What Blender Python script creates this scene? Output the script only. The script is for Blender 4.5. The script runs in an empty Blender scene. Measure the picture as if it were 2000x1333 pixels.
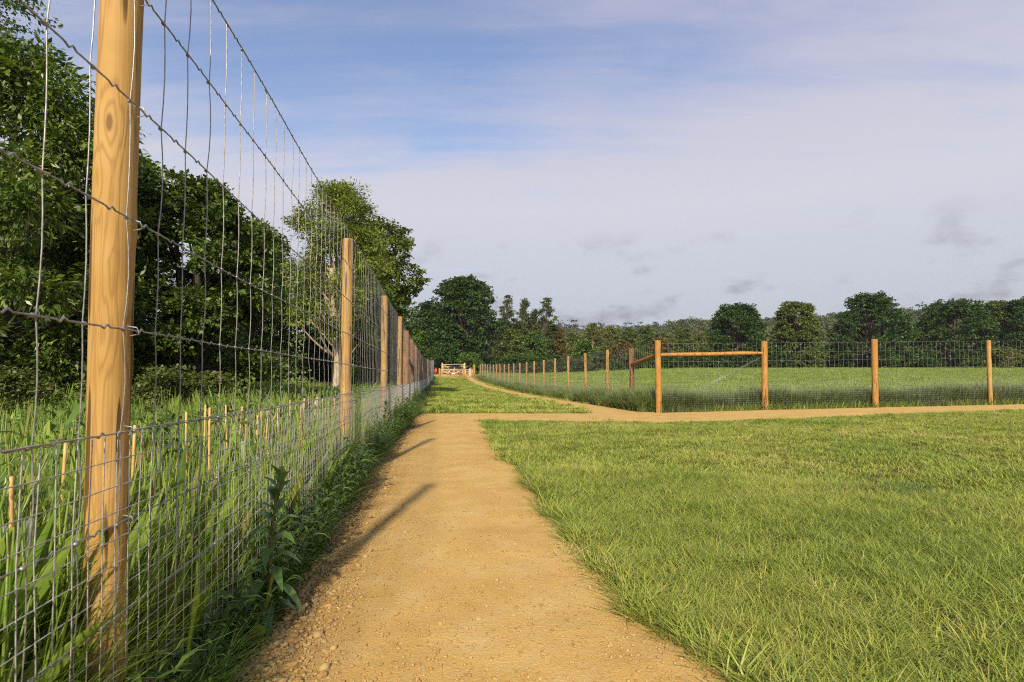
import bpy, math, random
import numpy as np
from mathutils import Vector, Matrix
R = math.radians
sc = bpy.context.scene
# ------------------------------------------------------------------ camera
EYE = 0.95
cam_d = bpy.data.cameras.new('camera'); cam = bpy.data.objects.new('camera', cam_d)
sc.collection.objects.link(cam); sc.camera = cam
cam_d.sensor_width = 36.0; cam_d.lens = 36.0 * 1060 / 2000
cam_d.clip_start = 0.02; cam_d.clip_end = 6000
cam.location = (0, 0, EYE); cam.rotation_euler = (R(90 + 2.46), 0, 0)
cam_d.dof.use_dof = True; cam_d.dof.focus_distance = 6.0; cam_d.dof.aperture_fstop = 9.0
# ------------------------------------------------------------------ sky
SUN_EL = R(34); SUN_DIR = Vector((0.09, 1.0, -math.tan(SUN_EL) * 1.013)).normalized()   # the way the light travels
w = bpy.data.worlds.new('World'); sc.world = w; w.use_nodes = True
nt = w.node_tree; nt.nodes.clear()
def N(t, kind, **kw):
    n = t.nodes.new(kind)
    for k, v in kw.items():
        if k.startswith('i_'):
            k = k[2:]
            n.inputs[int(k) if k.isdigit() else k.replace('_', ' ')].default_value = v
        else: setattr(n, k, v)
    return n
def L(t, a, b): t.links.new(a, b)
def ramp(t, fac, stops, interp='LINEAR'):
    n = t.nodes.new('ShaderNodeValToRGB'); n.color_ramp.interpolation = interp
    e = n.color_ramp.elements
    while len(e) < len(stops): e.new(0.5)
    for k, (p, c) in enumerate(stops):
        e[k].position = p; e[k].color = (*c, 1) if len(c) == 3 else c
    if fac is not None: t.links.new(fac, n.inputs[0])
    return n
def mixc(t, fac, a, b, mode='MIX'):
    n = t.nodes.new('ShaderNodeMix'); n.data_type = 'RGBA'; n.blend_type = mode
    for s, v in ((n.inputs[0], fac), (n.inputs[6], a), (n.inputs[7], b)):
        if hasattr(v, 'links') or hasattr(v, 'is_linked'): t.links.new(v, s)
        elif isinstance(v, (int, float)): s.default_value = v
        else: s.default_value = (*v, 1)
    return n.outputs[2]
def mth(t, op, a, b=None, c=None, clamp=False):
    n = t.nodes.new('ShaderNodeMath'); n.operation = op; n.use_clamp = clamp
    for s, v in zip(n.inputs, (a, b, c)):
        if v is None: continue
        if isinstance(v, (int, float)): s.default_value = v
        else: t.links.new(v, s)
    return n.outputs[0]
w.cycles.sampling_method = 'MANUAL'; w.cycles.sample_map_resolution = 512
sky = N(nt, 'ShaderNodeTexSky', sky_type='NISHITA', sun_disc=False, sun_elevation=SUN_EL,
        sun_rotation=math.atan2(-SUN_DIR.x, -SUN_DIR.y), air_density=1.0, dust_density=1.2, ozone_density=2.5)
tc = N(nt, 'ShaderNodeTexCoord')
sep = N(nt, 'ShaderNodeSeparateXYZ'); L(nt, tc.outputs['Generated'], sep.inputs[0])
zc = mth(nt, 'MAXIMUM', sep.outputs[2], 0.0)
zz = mth(nt, 'ADD', zc, 0.10)
px = mth(nt, 'DIVIDE', sep.outputs[0], zz); py = mth(nt, 'DIVIDE', sep.outputs[1], zz)
pv = N(nt, 'ShaderNodeCombineXYZ'); L(nt, px, pv.inputs[0]); L(nt, py, pv.inputs[1])
def cloudnoise(rot, scl, scale, detail, rough, off, dist=0.0):
    m = N(nt, 'ShaderNodeMapping'); m.inputs['Rotation'].default_value = (0, 0, R(rot)); m.inputs['Scale'].default_value = scl
    m.inputs['Location'].default_value = off
    L(nt, pv.outputs[0], m.inputs[0])
    n = N(nt, 'ShaderNodeTexNoise', i_Scale=scale, i_Detail=detail, i_Roughness=rough, i_Distortion=dist)
    L(nt, m.outputs[0], n.inputs[0]); return n.outputs[0]
big = cloudnoise(20, (1, 1, 1), 0.50, 3, 0.5, (3.1, 1.7, 0), 0.3)
wisp = cloudnoise(24, (0.40, 1.9, 1), 1.0, 9, 0.62, (0.4, 2.2, 0), 0.8)
fine = cloudnoise(-38, (0.5, 1.5, 1), 3.2, 8, 0.65, (5.4, 1.2, 0), 0.6)
cov = mth(nt, 'ADD', mth(nt, 'MULTIPLY', big, 0.62), mth(nt, 'MULTIPLY', wisp, 0.50))
cov = mth(nt, 'ADD', cov, mth(nt, 'MULTIPLY', mth(nt, 'SUBTRACT', fine, 0.5), 0.22))
lowm = N(nt, 'ShaderNodeMapRange', i_1=0.05, i_2=0.45, i_3=0.36, i_4=0.0); L(nt, zc, lowm.inputs[0])
cov = mth(nt, 'ADD', cov, lowm.outputs[0])
covr = N(nt, 'ShaderNodeMapRange', interpolation_type='SMOOTHSTEP', i_1=0.40, i_2=0.70, i_3=0.12, i_4=0.95); L(nt, cov, covr.inputs[0])
hz = N(nt, 'ShaderNodeMapRange', i_1=0.0, i_2=0.55, i_3=0.0, i_4=1.0); L(nt, zc, hz.inputs[0])
cloudc = ramp(nt, hz.outputs[0], [(0.0, (2.45, 2.65, 3.05)), (0.25, (3.2, 3.3, 3.7)), (0.5, (3.75, 3.7, 4.1)), (1.0, (2.95, 2.9, 3.75))])
blue = mixc(nt, 1.0, sky.outputs[0], (0.98, 0.98, 1.04), 'MULTIPLY')
skyc = mixc(nt, covr.outputs[0], blue, cloudc.outputs[0])
# small grey cumulus low over the horizon
dm = N(nt, 'ShaderNodeMapping'); dm.inputs['Scale'].default_value = (1, 1, 1.9); dm.inputs['Location'].default_value = (7.7, 3.2, 0.9)
L(nt, tc.outputs['Generated'], dm.inputs[0])
cu = N(nt, 'ShaderNodeTexNoise', i_Scale=10.0, i_Detail=4, i_Roughness=0.55); L(nt, dm.outputs[0], cu.inputs[0])
cur = N(nt, 'ShaderNodeMapRange', interpolation_type='SMOOTHSTEP', i_1=0.52, i_2=0.74, i_3=0.0, i_4=0.9); L(nt, cu.outputs[0], cur.inputs[0])
elm = ramp(nt, zc, [(0.0, (0.5,) * 3), (0.04, (1, 1, 1)), (0.15, (0.75,) * 3), (0.25, (0, 0, 0))])
cuf = mth(nt, 'MULTIPLY', cur.outputs[0], elm.outputs[0])
skyc = mixc(nt, cuf, skyc, (1.9, 1.85, 2.2))
bg = N(nt, 'ShaderNodeBackground', i_Strength=0.115); L(nt, skyc, bg.inputs[0])
wo = N(nt, 'ShaderNodeOutputWorld'); L(nt, bg.outputs[0], wo.inputs[0])
# ------------------------------------------------------------------ sun, exposure
sd_ = bpy.data.lights.new('sun', 'SUN'); sd_.energy = 4.3; sd_.angle = R(1.9); sd_.color = (1.0, 0.87, 0.68)
sun = bpy.data.objects.new('sun', sd_); sc.collection.objects.link(sun)
sun.rotation_euler = SUN_DIR.to_track_quat('-Z', 'Y').to_euler(); sun.location = (-5, -20, 20)
sc.view_settings.view_transform = 'Standard'; sc.view_settings.look = 'None'
sc.view_settings.gamma = 1.0; sc.view_settings.use_curve_mapping = False; sc.view_settings.exposure = 0.66
sc.render.engine = 'CYCLES'
sc.cycles.max_bounces = 4; sc.cycles.transparent_max_bounces = 8; sc.cycles.diffuse_bounces = 2; sc.cycles.transmission_bounces = 3; sc.cycles.glossy_bounces = 2
sc.cycles.pixel_filter_type = 'BLACKMAN_HARRIS'; sc.cycles.filter_width = 1.1
sc.cycles.use_denoising = False
sc.cycles.use_adaptive_sampling = True; sc.cycles.adaptive_threshold = 0.014
# ------------------------------------------------------------------ object helpers
COL = sc.collection
def mesh(name, V, F, mat=None, smooth=False, attrs=None):
    """V (n,3); F (m,k) array or list of such arrays / polygons"""
    me = bpy.data.meshes.new(name)
    V = np.asarray(V, np.float32).reshape(-1, 3)
    if isinstance(F, np.ndarray): Fs = [F]
    else: Fs = [np.asarray(f) for f in F if len(f)]
    me.vertices.add(len(V)); me.vertices.foreach_set('co', V.ravel())
    if Fs:
        loops = np.concatenate([f.ravel() for f in Fs]).astype(np.int32)
        tot = np.concatenate([np.full(len(f), f.shape[1], np.int32) for f in Fs])
        st = np.concatenate([[0], np.cumsum(tot)[:-1]]).astype(np.int32)
        me.loops.add(len(loops)); me.loops.foreach_set('vertex_index', loops)
        me.polygons.add(len(tot)); me.polygons.foreach_set('loop_start', st)
        try: me.polygons.foreach_set('loop_total', tot)
        except Exception: pass
        if smooth: me.polygons.foreach_set('use_smooth', np.ones(len(tot), bool))
    for k, a in (attrs or {}).items():
        at = me.attributes.new(k, 'FLOAT', 'POINT'); at.data.foreach_set('value', np.asarray(a, np.float32))
    me.update(calc_edges=True); me.validate()
    if mat: me.materials.append(mat)
    return me
def obj(name, me, parent=None, loc=(0, 0, 0), rot=(0, 0, 0)):
    o = bpy.data.objects.new(name, me); COL.objects.link(o); o.location = loc; o.rotation_euler = rot
    if parent is not None: o.parent = parent
    return o
def tag(o, label=None, cat=None, group=None, kind=None):
    for k, v in (('label', label), ('category', cat), ('group', group), ('kind', kind)):
        if v: o[k] = v
    return o
def thing(name, label, cat, loc, rz=0, group=None):
    o = bpy.data.objects.new(name, None); COL.objects.link(o); o.location = loc; o.rotation_euler = (0, 0, rz)
    o.empty_display_size = 0.2
    return tag(o, label, cat, group)
class MB:
    def __init__(s): s.V = []; s.Q = []; s.T = []; s.n = 0; s.P = []
    def add(s, V, Q=None, T=None):
        V = np.asarray(V, float).reshape(-1, 3)
        if Q is not None and len(Q): s.Q.append(np.asarray(Q) + s.n)
        if T is not None and len(T): s.T.append(np.asarray(T) + s.n)
        s.V.append(V); s.n += len(V); return s
    def tube(s, P, r, n=6, cap=True):
        P = np.asarray(P, float); k = len(P); r = np.broadcast_to(np.asarray(r, float), (k,))
        t = np.gradient(P, axis=0); t /= np.linalg.norm(t, axis=1)[:, None] + 1e-12
        ref = np.array([1.0, 0, 0]) if abs(t[:, 0]).mean() < 0.7 else np.array([0, 1.0, 0])
        a = np.cross(t, ref); a /= np.linalg.norm(a, axis=1)[:, None] + 1e-12; b = np.cross(t, a)
        ang = np.arange(n) * 2 * math.pi / n
        V = P[:, None] + r[:, None, None] * (np.cos(ang)[None, :, None] * a[:, None] + np.sin(ang)[None, :, None] * b[:, None])
        i = np.arange(k - 1)[:, None] * n; j = np.arange(n)[None]; j2 = (j + 1) % n
        Q = np.stack([i + j, i + n + j, i + n + j2, i + j2], -1).reshape(-1, 4)
        T = []
        if cap and n <= 8:
            for c in range(1, n - 1): T.append((0, c, c + 1)); o = (k - 1) * n; T.append((o, o + c + 1, o + c))
        return s.add(V.reshape(-1, 3), Q, T)
    def box(s, c, d, rot=None):
        c = np.asarray(c, float); d = np.asarray(d, float) / 2
        V = np.array([[x, y, z] for x in (-1, 1) for y in (-1, 1) for z in (-1, 1)]) * d
        if rot is not None: V = V @ np.array(rot.to_3x3()).T
        return s.add(V + c, [(0, 1, 3, 2), (4, 6, 7, 5), (0, 4, 5, 1), (2, 3, 7, 6), (0, 2, 6, 4), (1, 5, 7, 3)])
    def mesh(s, name, mat, smooth=False, attrs=None):
        F = []
        if s.Q: F.append(np.concatenate(s.Q))
        if s.T: F.append(np.concatenate(s.T))
        return mesh(name, np.concatenate(s.V), F, mat, smooth, attrs)
def ss(x): x = np.clip(x, 0, 1); return x * x * (3 - 2 * x)
# cheap smooth value noise
_rt = np.random.RandomState(11).rand(256, 256)
def vn(x, y, f=1.0):
    x = np.asarray(x, float) * f; y = np.asarray(y, float) * f
    xi = np.floor(x).astype(int); yi = np.floor(y).astype(int); u = ss(x - xi); v = ss(y - yi)
    g = lambda a, b: _rt[a % 256, b % 256]
    return (g(xi, yi) * (1 - u) + g(xi + 1, yi) * u) * (1 - v) + (g(xi, yi + 1) * (1 - u) + g(xi + 1, yi + 1) * u) * v
def fbm(x, y, f, o=4):
    s = 0; a = 0.5; t = 0
    for k in range(o): s = s + a * vn(np.asarray(x) + 17 * k, np.asarray(y) - 31 * k, f * 2 ** k); t += a; a *= 0.5
    return s / t - 0.5
# ------------------------------------------------------------------ the lie of the land
BY = [-60, 0, 15, 30, 38, 50, 60, 71, 100, 250, 4000]; BZ = [0.6, 0, -0.39, -0.78, -0.93, -1.02, -0.98, -0.88, -0.8, -1.5, -1.5]
def terr(x, y):
    x = np.asarray(x, float); y = np.asarray(y, float)
    z = np.interp(y, BY, BZ)
    z = z + 0.015 * np.clip(x - 4, 0, 25) + 0.55 * ss((y - 25) / 70) * ss((x - 2) / 30) + 0.03 * np.clip(-x - 4, 0, 10)
    r = np.hypot(x, y)
    z = z + 45 * ss((r - 260) / 520) * (0.92 + 0.5 * fbm(x + 900, y + 77, 1 / 260.0, 3))
    hx = ss((x - 95) / 45) * (1 - ss((x - 420) / 120))
    z = z + 14 * hx * np.exp(-((y - 430) / 90.0) ** 2)
    return z
def T1(x, y): return float(terr(x, y))
def XL(y): return np.interp(y, [-6, 1.28, 30, 71, 90], [0.086, -0.94, -4.99, -10.2, -12.6])     # left fence wire line
def XR(y): return 4.06 - 0.15 * (np.asarray(y, float) - 15.1)                                  # right fence, run to the gate
EF = ([4.06, 7.2, 10.6, 14.34, 18.2, 22.1, 30], [15.1, 15.6, 16.0, 16.4, 16.9, 17.4, 18.6])      # right fence, run across
def YE(x): return np.interp(x, *EF)
def path_sd(x, y):
    x = np.asarray(x, float); y = np.asarray(y, float)
    xl = np.interp(y, [-6, 0, 1.7, 2.58, 5.58, 14.3, 16], [-0.3, -0.66, -0.83, -0.97, -1.47, -2.40, -2.6])
    xr = np.interp(y, [-6, 0, 1.7, 2.19, 3.24, 5, 7.2, 10.5, 12.2, 14], [1.05, 0.86, 0.68, 0.54, 0.336, 0.17, -0.17, -0.50, -0.62, -0.4])
    a = np.minimum(np.minimum(x - xl, xr - x), 14.75 - y)
    yn = np.interp(x, [-3, -0.7, 1, 3.2, 7.5, 13.7, 30], [11.9, 12.2, 11.9, 11.6, 12.5, 14.1, 16.6])
    yf = np.where(x < 2.0, 14.75, np.where(x < 3.9, 14.75 + (x - 2.0) * 0.3, YE(x) - 0.12))
    b = np.minimum(np.minimum(y - yn, yf - y), x + 2.45)
    xe = XR(y) - 0.42 - 0.3 * ss((y - 30) / 20)
    c = np.minimum(np.minimum(xe - x, x - (xe - 1.3 - 0.35 * ss((18 - y) / 4))), np.minimum(y - 13.5, 71.5 - y))
    d = np.minimum(np.minimum(y - (69.2 + 0.06 * (x + 6)), 90 - y), np.minimum(x + 11.5, -3.8 - x))
    s = np.maximum(np.maximum(a, b), np.maximum(c, d))
    return s + 0.16 * fbm(x, y, 2.2, 3) + 0.10 * fbm(x + 50, y, 9.0, 2)
# ------------------------------------------------------------------ materials
def mat(name):
    m = bpy.data.materials.new(name); m.use_nodes = True; t = m.node_tree; t.nodes.clear()
    out = t.nodes.new('ShaderNodeOutputMaterial'); b = t.nodes.new('ShaderNodeBsdfPrincipled')
    L(t, b.outputs[0], out.inputs[0]); return m, t, b, out
def simple(name, col, rough=0.6, metal=0.0, spec=0.5):
    m, t, b, o = mat(name); b.inputs['Base Color'].default_value = (*col, 1); b.inputs['Roughness'].default_value = rough
    b.inputs['Metallic'].default_value = metal; b.inputs['Specular IOR Level'].default_value = spec
    n = N(t, 'ShaderNodeTexNoise', i_Scale=40.0, i_Detail=4); c = N(t, 'ShaderNodeTexCoord'); L(t, c.outputs['Object'], n.inputs[0])
    rr = mth(t, 'ADD', mth(t, 'MULTIPLY', n.outputs[0], 0.25), rough - 0.12); L(t, rr, b.inputs['Roughness'])
    v = ramp(t, n.outputs[0], [(0.3, tuple(0.85 * x for x in col)), (0.7, tuple(min(1, 1.12 * x) for x in col))]); L(t, v.outputs[0], b.inputs['Base Color'])
    return m
def leafmat(name, cols, trans=0.3, rough=0.5, spec=0.35, pos_scale=0.0, objrand=False, attr=True):
    m, t, b, o = mat(name)
    if attr:
        a = N(t, 'ShaderNodeAttribute', attribute_name='rnd'); f = a.outputs['Fac']
    else: f = None
    if objrand:
        oi = N(t, 'ShaderNodeObjectInfo')
        f = mth(t, 'ADD', mth(t, 'MULTIPLY', f, 0.5), mth(t, 'MULTIPLY', oi.outputs['Random'], 0.5)) if f is not None else oi.outputs['Random']
    if pos_scale:
        g = N(t, 'ShaderNodeNewGeometry'); n = N(t, 'ShaderNodeTexNoise', i_Scale=pos_scale, i_Detail=3); L(t, g.outputs['Position'], n.inputs[0])
        f = mth(t, 'ADD', f, mth(t, 'MULTIPLY', mth(t, 'SUBTRACT', n.outputs[0], 0.5), 0.9), clamp=True)
    k = len(cols); c = ramp(t, f, [(i / (k - 1) * 0.9 + 0.05, cc) for i, cc in enumerate(cols)])
    L(t, c.outputs[0], b.inputs['Base Color']); b.inputs['Roughness'].default_value = rough; b.inputs['Specular IOR Level'].default_value = spec
    tr = N(t, 'ShaderNodeBsdfTranslucent'); cc = mixc(t, 1.0, c.outputs[0], (1.25, 1.2, 0.55), 'MULTIPLY'); L(t, cc, tr.inputs[0])
    mx = N(t, 'ShaderNodeMixShader', i_0=trans); L(t, b.outputs[0], mx.inputs[1]); L(t, tr.outputs[0], mx.inputs[2]); L(t, mx.outputs[0], o.inputs[0])
    return m
def barkmat(name, c1, c2, scale=14):
    m, t, b, o = mat(name); c = N(t, 'ShaderNodeTexCoord'); mp = N(t, 'ShaderNodeMapping'); mp.inputs['Scale'].default_value = (1, 1, 0.35)
    L(t, c.outputs['Object'], mp.inputs[0]); n = N(t, 'ShaderNodeTexNoise', i_Scale=scale, i_Detail=6, i_Roughness=0.65); L(t, mp.outputs[0], n.inputs[0])
    r_ = ramp(t, n.outputs[0], [(0.35, c1), (0.65, c2)]); L(t, r_.outputs[0], b.inputs['Base Color']); b.inputs['Roughness'].default_value = 0.85
    bp = N(t, 'ShaderNodeBump', i_Strength=0.5, i_Distance=0.02); L(t, n.outputs[0], bp.inputs['Height']); L(t, bp.outputs[0], b.inputs['Normal'])
    return m
def woodmat(name, light, mid, dark, knots=1.0, weather=0.0):
    m, t, b, o = mat(name); c = N(t, 'ShaderNodeTexCoord'); oi = N(t, 'ShaderNodeObjectInfo')
    off = N(t, 'ShaderNodeVectorMath', operation='SCALE'); L(t, oi.outputs['Location'], off.inputs[0]); off.inputs['Scale'].default_value = 3.7
    p = N(t, 'ShaderNodeVectorMath', operation='ADD'); L(t, c.outputs['Object'], p.inputs[0]); L(t, off.outputs[0], p.inputs[1])
    # knots: squashed voronoi cells pull the grain aside
    mk = N(t, 'ShaderNodeMapping'); mk.inputs['Scale'].default_value = (9, 9, 3.0); L(t, p.outputs[0], mk.inputs[0])
    vo = N(t, 'ShaderNodeTexVoronoi', i_Scale=1.0, i_Randomness=1.0); L(t, mk.outputs[0], vo.inputs[0])
    kd = N(t, 'ShaderNodeMapRange', interpolation_type='SMOOTHSTEP', i_1=0.0, i_2=0.42, i_3=1.0, i_4=0.0); L(t, vo.outputs['Distance'], kd.inputs[0])
    mg = N(t, 'ShaderNodeMapping'); mg.inputs['Scale'].default_value = (1, 1, 0.07); L(t, p.outputs[0], mg.inputs[0])
    g1 = N(t, 'ShaderNodeTexNoise', i_Scale=26.0, i_Detail=3, i_Roughness=0.5, i_Distortion=0.6); L(t, mg.outputs[0], g1.inputs[0])
    gw = mth(t, 'ADD', mth(t, 'MULTIPLY', g1.outputs[0], 2.6), mth(t, 'MULTIPLY', kd.outputs[0], 1.1 * knots))
    ring = mth(t, 'ABSOLUTE', mth(t, 'SINE', mth(t, 'MULTIPLY', gw, 6.0)))
    ring = mth(t, 'POWER', ring, 5.0)
    mf = N(t, 'ShaderNodeMapping'); mf.inputs['Scale'].default_value = (1, 1, 0.02); L(t, p.outputs[0], mf.inputs[0])
    fine = N(t, 'ShaderNodeTexNoise', i_Scale=190.0, i_Detail=2); L(t, mf.outputs[0], fine.inputs[0])
    blot = N(t, 'ShaderNodeTexNoise', i_Scale=5.0, i_Detail=4); L(t, p.outputs[0], blot.inputs[0])
    col = ramp(t, blot.outputs[0], [(0.3, mid), (0.62, light)]).outputs[0]
    col = mixc(t, mth(t, 'MULTIPLY', ring, 0.5), col, dark)
    col = mixc(t, mth(t, 'MULTIPLY', mth(t, 'SUBTRACT', fine.outputs[0], 0.35, clamp=True), 0.5), col, mid)
    kc = N(t, 'ShaderNodeMapRange', interpolation_type='SMOOTHSTEP', i_1=0.045, i_2=0.10, i_3=0.8 * min(1, knots), i_4=0.0); L(t, vo.outputs['Distance'], kc.inputs[0])
    col = mixc(t, kc.outputs[0], col, tuple(x * 0.55 for x in dark))
    # drying checks: thin dark splits along the grain
    ck = N(t, 'ShaderNodeTexNoise', i_Scale=34.0, i_Detail=1); mc = N(t, 'ShaderNodeMapping'); mc.inputs['Scale'].default_value = (1, 1, 0.045); L(t, p.outputs[0], mc.inputs[0]); L(t, mc.outputs[0], ck.inputs[0])
    cm = N(t, 'ShaderNodeMapRange', i_1=0.64, i_2=0.665, i_3=0.0, i_4=0.85); L(t, ck.outputs[0], cm.inputs[0])
    col = mixc(t, cm.outputs[0], col, tuple(x * 0.25 for x in dark))
    if weather:
        wn = N(t, 'ShaderNodeTexNoise', i_Scale=3.0, i_Detail=6, i_Roughness=0.7); L(t, mg.outputs[0], wn.inputs[0])
        wm = N(t, 'ShaderNodeMapRange', i_1=0.5, i_2=0.62, i_3=0.0, i_4=weather); L(t, wn.outputs[0], wm.inputs[0])
        col = mixc(t, wm.outputs[0], col, (0.10, 0.05, 0.028))
    L(t, col, b.inputs['Base Color']); b.inputs['Roughness'].default_value = 0.72; b.inputs['Specular IOR Level'].default_value = 0.25
    h = mth(t, 'ADD', mth(t, 'MULTIPLY', fine.outputs[0], 0.4), mth(t, 'MULTIPLY', ring, -0.25)); h = mth(t, 'SUBTRACT', h, mth(t, 'MULTIPLY', cm.outputs[0], 1.5))
    bp = N(t, 'ShaderNodeBump', i_Strength=0.45, i_Distance=0.004); L(t, h, bp.inputs['Height']); L(t, bp.outputs[0], b.inputs['Normal'])
    return m
M = {}
M['post'] = woodmat('post_wood', (0.448, 0.286, 0.100), (0.373, 0.216, 0.058), (0.216, 0.104, 0.029))
M['strainer'] = woodmat('strainer_wood', (0.365, 0.174, 0.046), (0.299, 0.124, 0.029), (0.141, 0.050, 0.015), 1.0, 0.8)
M['orange'] = woodmat('orange_wood', (0.415, 0.232, 0.066), (0.357, 0.174, 0.042), (0.183, 0.075, 0.018), 0.8)
M['gate'] = woodmat('gate_wood', (0.564, 0.415, 0.232), (0.515, 0.349, 0.166), (0.332, 0.183, 0.066), 0.4)
M['cane'] = simple('cane', (0.55, 0.34, 0.13), 0.55)
m, t, b, o = mat('galvanised_wire'); c = N(t, 'ShaderNodeTexCoord'); n = N(t, 'ShaderNodeTexNoise', i_Scale=60.0, i_Detail=3); L(t, c.outputs['Object'], n.inputs[0])
L(t, ramp(t, n.outputs[0], [(0.3, (0.20, 0.19, 0.19)), (0.7, (0.42, 0.40, 0.39))]).outputs[0], b.inputs['Base Color']); b.inputs['Metallic'].default_value = 0.75; b.inputs['Roughness'].default_value = 0.5
M['wire'] = m
m, t, b, o = mat('pale_galvanised_netting'); c = N(t, 'ShaderNodeTexCoord'); n = N(t, 'ShaderNodeTexNoise', i_Scale=60.0, i_Detail=3); L(t, c.outputs['Object'], n.inputs[0])
L(t, ramp(t, n.outputs[0], [(0.3, (0.34, 0.33, 0.33)), (0.7, (0.58, 0.56, 0.55))]).outputs[0], b.inputs['Base Color']); b.inputs['Metallic'].default_value = 0.35; b.inputs['Roughness'].default_value = 0.45  # lighter and less metallic than the line wires
M['netting'] = m
# gravel path: compacted hoggin
m, t, b, o = mat('hoggin_path'); g = N(t, 'ShaderNodeNewGeometry'); P = g.outputs['Position']
def tn(scale, detail=4, rough=0.55, dist=0.0):
    n = N(t, 'ShaderNodeTexNoise', i_Scale=scale, i_Detail=detail, i_Roughness=rough, i_Distortion=dist); L(t, P, n.inputs[0]); return n.outputs[0]
n1 = tn(1.3, 5, 0.6); n2 = tn(14, 5, 0.65); n3 = tn(120, 3, 0.6)
col = ramp(t, n1, [(0.3, (0.422, 0.256, 0.065)), (0.7, (0.515, 0.341, 0.105))]).outputs[0]
col = mixc(t, mth(t, 'MULTIPLY', mth(t, 'SUBTRACT', n2, 0.42, clamp=True), 2.0), col, (0.338, 0.183, 0.050))
col = mixc(t, ramp(t, n3, [(0.40, (0.0,) * 3), (0.70, (0.75,) * 3)]).outputs[0], col, (0.541, 0.384, 0.144))
v1 = N(t, 'ShaderNodeTexVoronoi', i_Scale=75.0); L(t, P, v1.inputs[0])
v2 = N(t, 'ShaderNodeTexVoronoi', i_Scale=30.0); L(t, P, v2.inputs[0])
chip = ramp(t, v2.outputs['Color'], [(0.0, (0.304, 0.154, 0.043)), (0.5, (0.422, 0.272, 0.094)), (0.85, (0.523, 0.400, 0.202)), (1.0, (0.253, 0.205, 0.130))]).outputs[0]
cf = N(t, 'ShaderNodeMapRange', i_1=0.16, i_2=0.30, i_3=0.75, i_4=0.0); L(t, v2.outputs['Distance'], cf.inputs[0])
cf2 = mth(t, 'MULTIPLY', cf.outputs[0], ramp(t, n1, [(0.35, (0.1,) * 3), (0.65, (0.8,) * 3)]).outputs[0])
col = mixc(t, cf2, col, chip)
n4 = tn(3.5, 6, 0.7)
col = mixc(t, ramp(t, n4, [(0.48, (0,) * 3), (0.66, (0.55,) * 3)]).outputs[0], col, (0.541, 0.400, 0.180))
col = mixc(t, ramp(t, n4, [(0.30, (0.5,) * 3), (0.44, (0,) * 3)]).outputs[0], col, (0.354, 0.205, 0.054))
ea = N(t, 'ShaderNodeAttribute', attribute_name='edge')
col = mixc(t, mth(t, 'MULTIPLY', ea.outputs['Fac'], 0.8), col, (0.245, 0.124, 0.033))  # reddish soil at the left edge, with the verge's shade painted in
L(t, col, b.inputs['Base Color']); b.inputs['Roughness'].default_value = 0.95; b.inputs['Specular IOR Level'].default_value = 0.15
h = mth(t, 'ADD', mth(t, 'MULTIPLY', v1.outputs['Distance'], -0.3), mth(t, 'MULTIPLY', n3, 1.3)); h = mth(t, 'ADD', h, mth(t, 'MULTIPLY', cf2, 1.2)); h = mth(t, 'ADD', h, mth(t, 'MULTIPLY', n2, 0.3))
bp = N(t, 'ShaderNodeBump', i_Strength=0.5, i_Distance=0.006); L(t, h, bp.inputs['Height']); L(t, bp.outputs[0], b.inputs['Normal'])
M['path'] = m
# ground under the grass
m, t, b, o = mat('turf_soil'); g = N(t, 'ShaderNodeNewGeometry'); P = g.outputs['Position']
n1 = tn(0.5, 6, 0.6); n2 = tn(9, 5, 0.65); n3 = tn(60, 4)
near = ramp(t, n2, [(0.3, (0.10, 0.065, 0.028)), (0.55, (0.12, 0.10, 0.03)), (0.75, (0.10, 0.14, 0.03))]).outputs[0]
far = ramp(t, n1, [(0.3, (0.14, 0.20, 0.035)), (0.7, (0.20, 0.26, 0.05))]).outputs[0]
spx = N(t, 'ShaderNodeSeparateXYZ'); L(t, P, spx.inputs[0])
fd = N(t, 'ShaderNodeMapRange', i_1=10.0, i_2=45.0, i_3=0.0, i_4=1.0); L(t, spx.outputs[1], fd.inputs[0])
col = mixc(t, fd.outputs[0], near, far)
L(t, col, b.inputs['Base Color']); b.inputs['Roughness'].default_value = 0.95; b.inputs['Specular IOR Level'].default_value = 0.1
bp = N(t, 'ShaderNodeBump', i_Strength=0.8, i_Distance=0.02); L(t, mth(t, 'ADD', n2, n3), bp.inputs['Height']); L(t, bp.outputs[0], b.inputs['Normal'])
M['ground'] = m
M['stone'] = None
m, t, b, o = mat('flint_stone'); oi = N(t, 'ShaderNodeObjectInfo'); a = N(t, 'ShaderNodeAttribute', attribute_name='rnd')
f = mth(t, 'FRACT', mth(t, 'ADD', oi.outputs['Random'], a.outputs['Fac']))
c = ramp(t, f, [(0.0, (0.323, 0.162, 0.042)), (0.3, (0.413, 0.257, 0.084)), (0.6, (0.494, 0.352, 0.142)), (0.85, (0.503, 0.380, 0.167)), (1.0, (0.341, 0.257, 0.134))]).outputs[0]
tcx = N(t, 'ShaderNodeTexCoord'); n = N(t, 'ShaderNodeTexNoise', i_Scale=90.0, i_Detail=5); L(t, tcx.outputs['Object'], n.inputs[0])
c = mixc(t, mth(t, 'MULTIPLY', n.outputs[0], 0.8), c, (0.377, 0.228, 0.075)); L(t, c, b.inputs['Base Color']); b.inputs['Roughness'].default_value = 0.85
bp = N(t, 'ShaderNodeBump', i_Strength=0.5, i_Distance=0.004); L(t, n.outputs[0], bp.inputs['Height']); L(t, bp.outputs[0], b.inputs['Normal'])
M['stone'] = m
M['lawn'] = leafmat('lawn_blade', [(0.108, 0.164, 0.026), (0.189, 0.257, 0.037), (0.275, 0.335, 0.049), (0.351, 0.378, 0.070), (0.454, 0.356, 0.151)], 0.25, 0.5, 0.35, 0.5, True)
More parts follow.
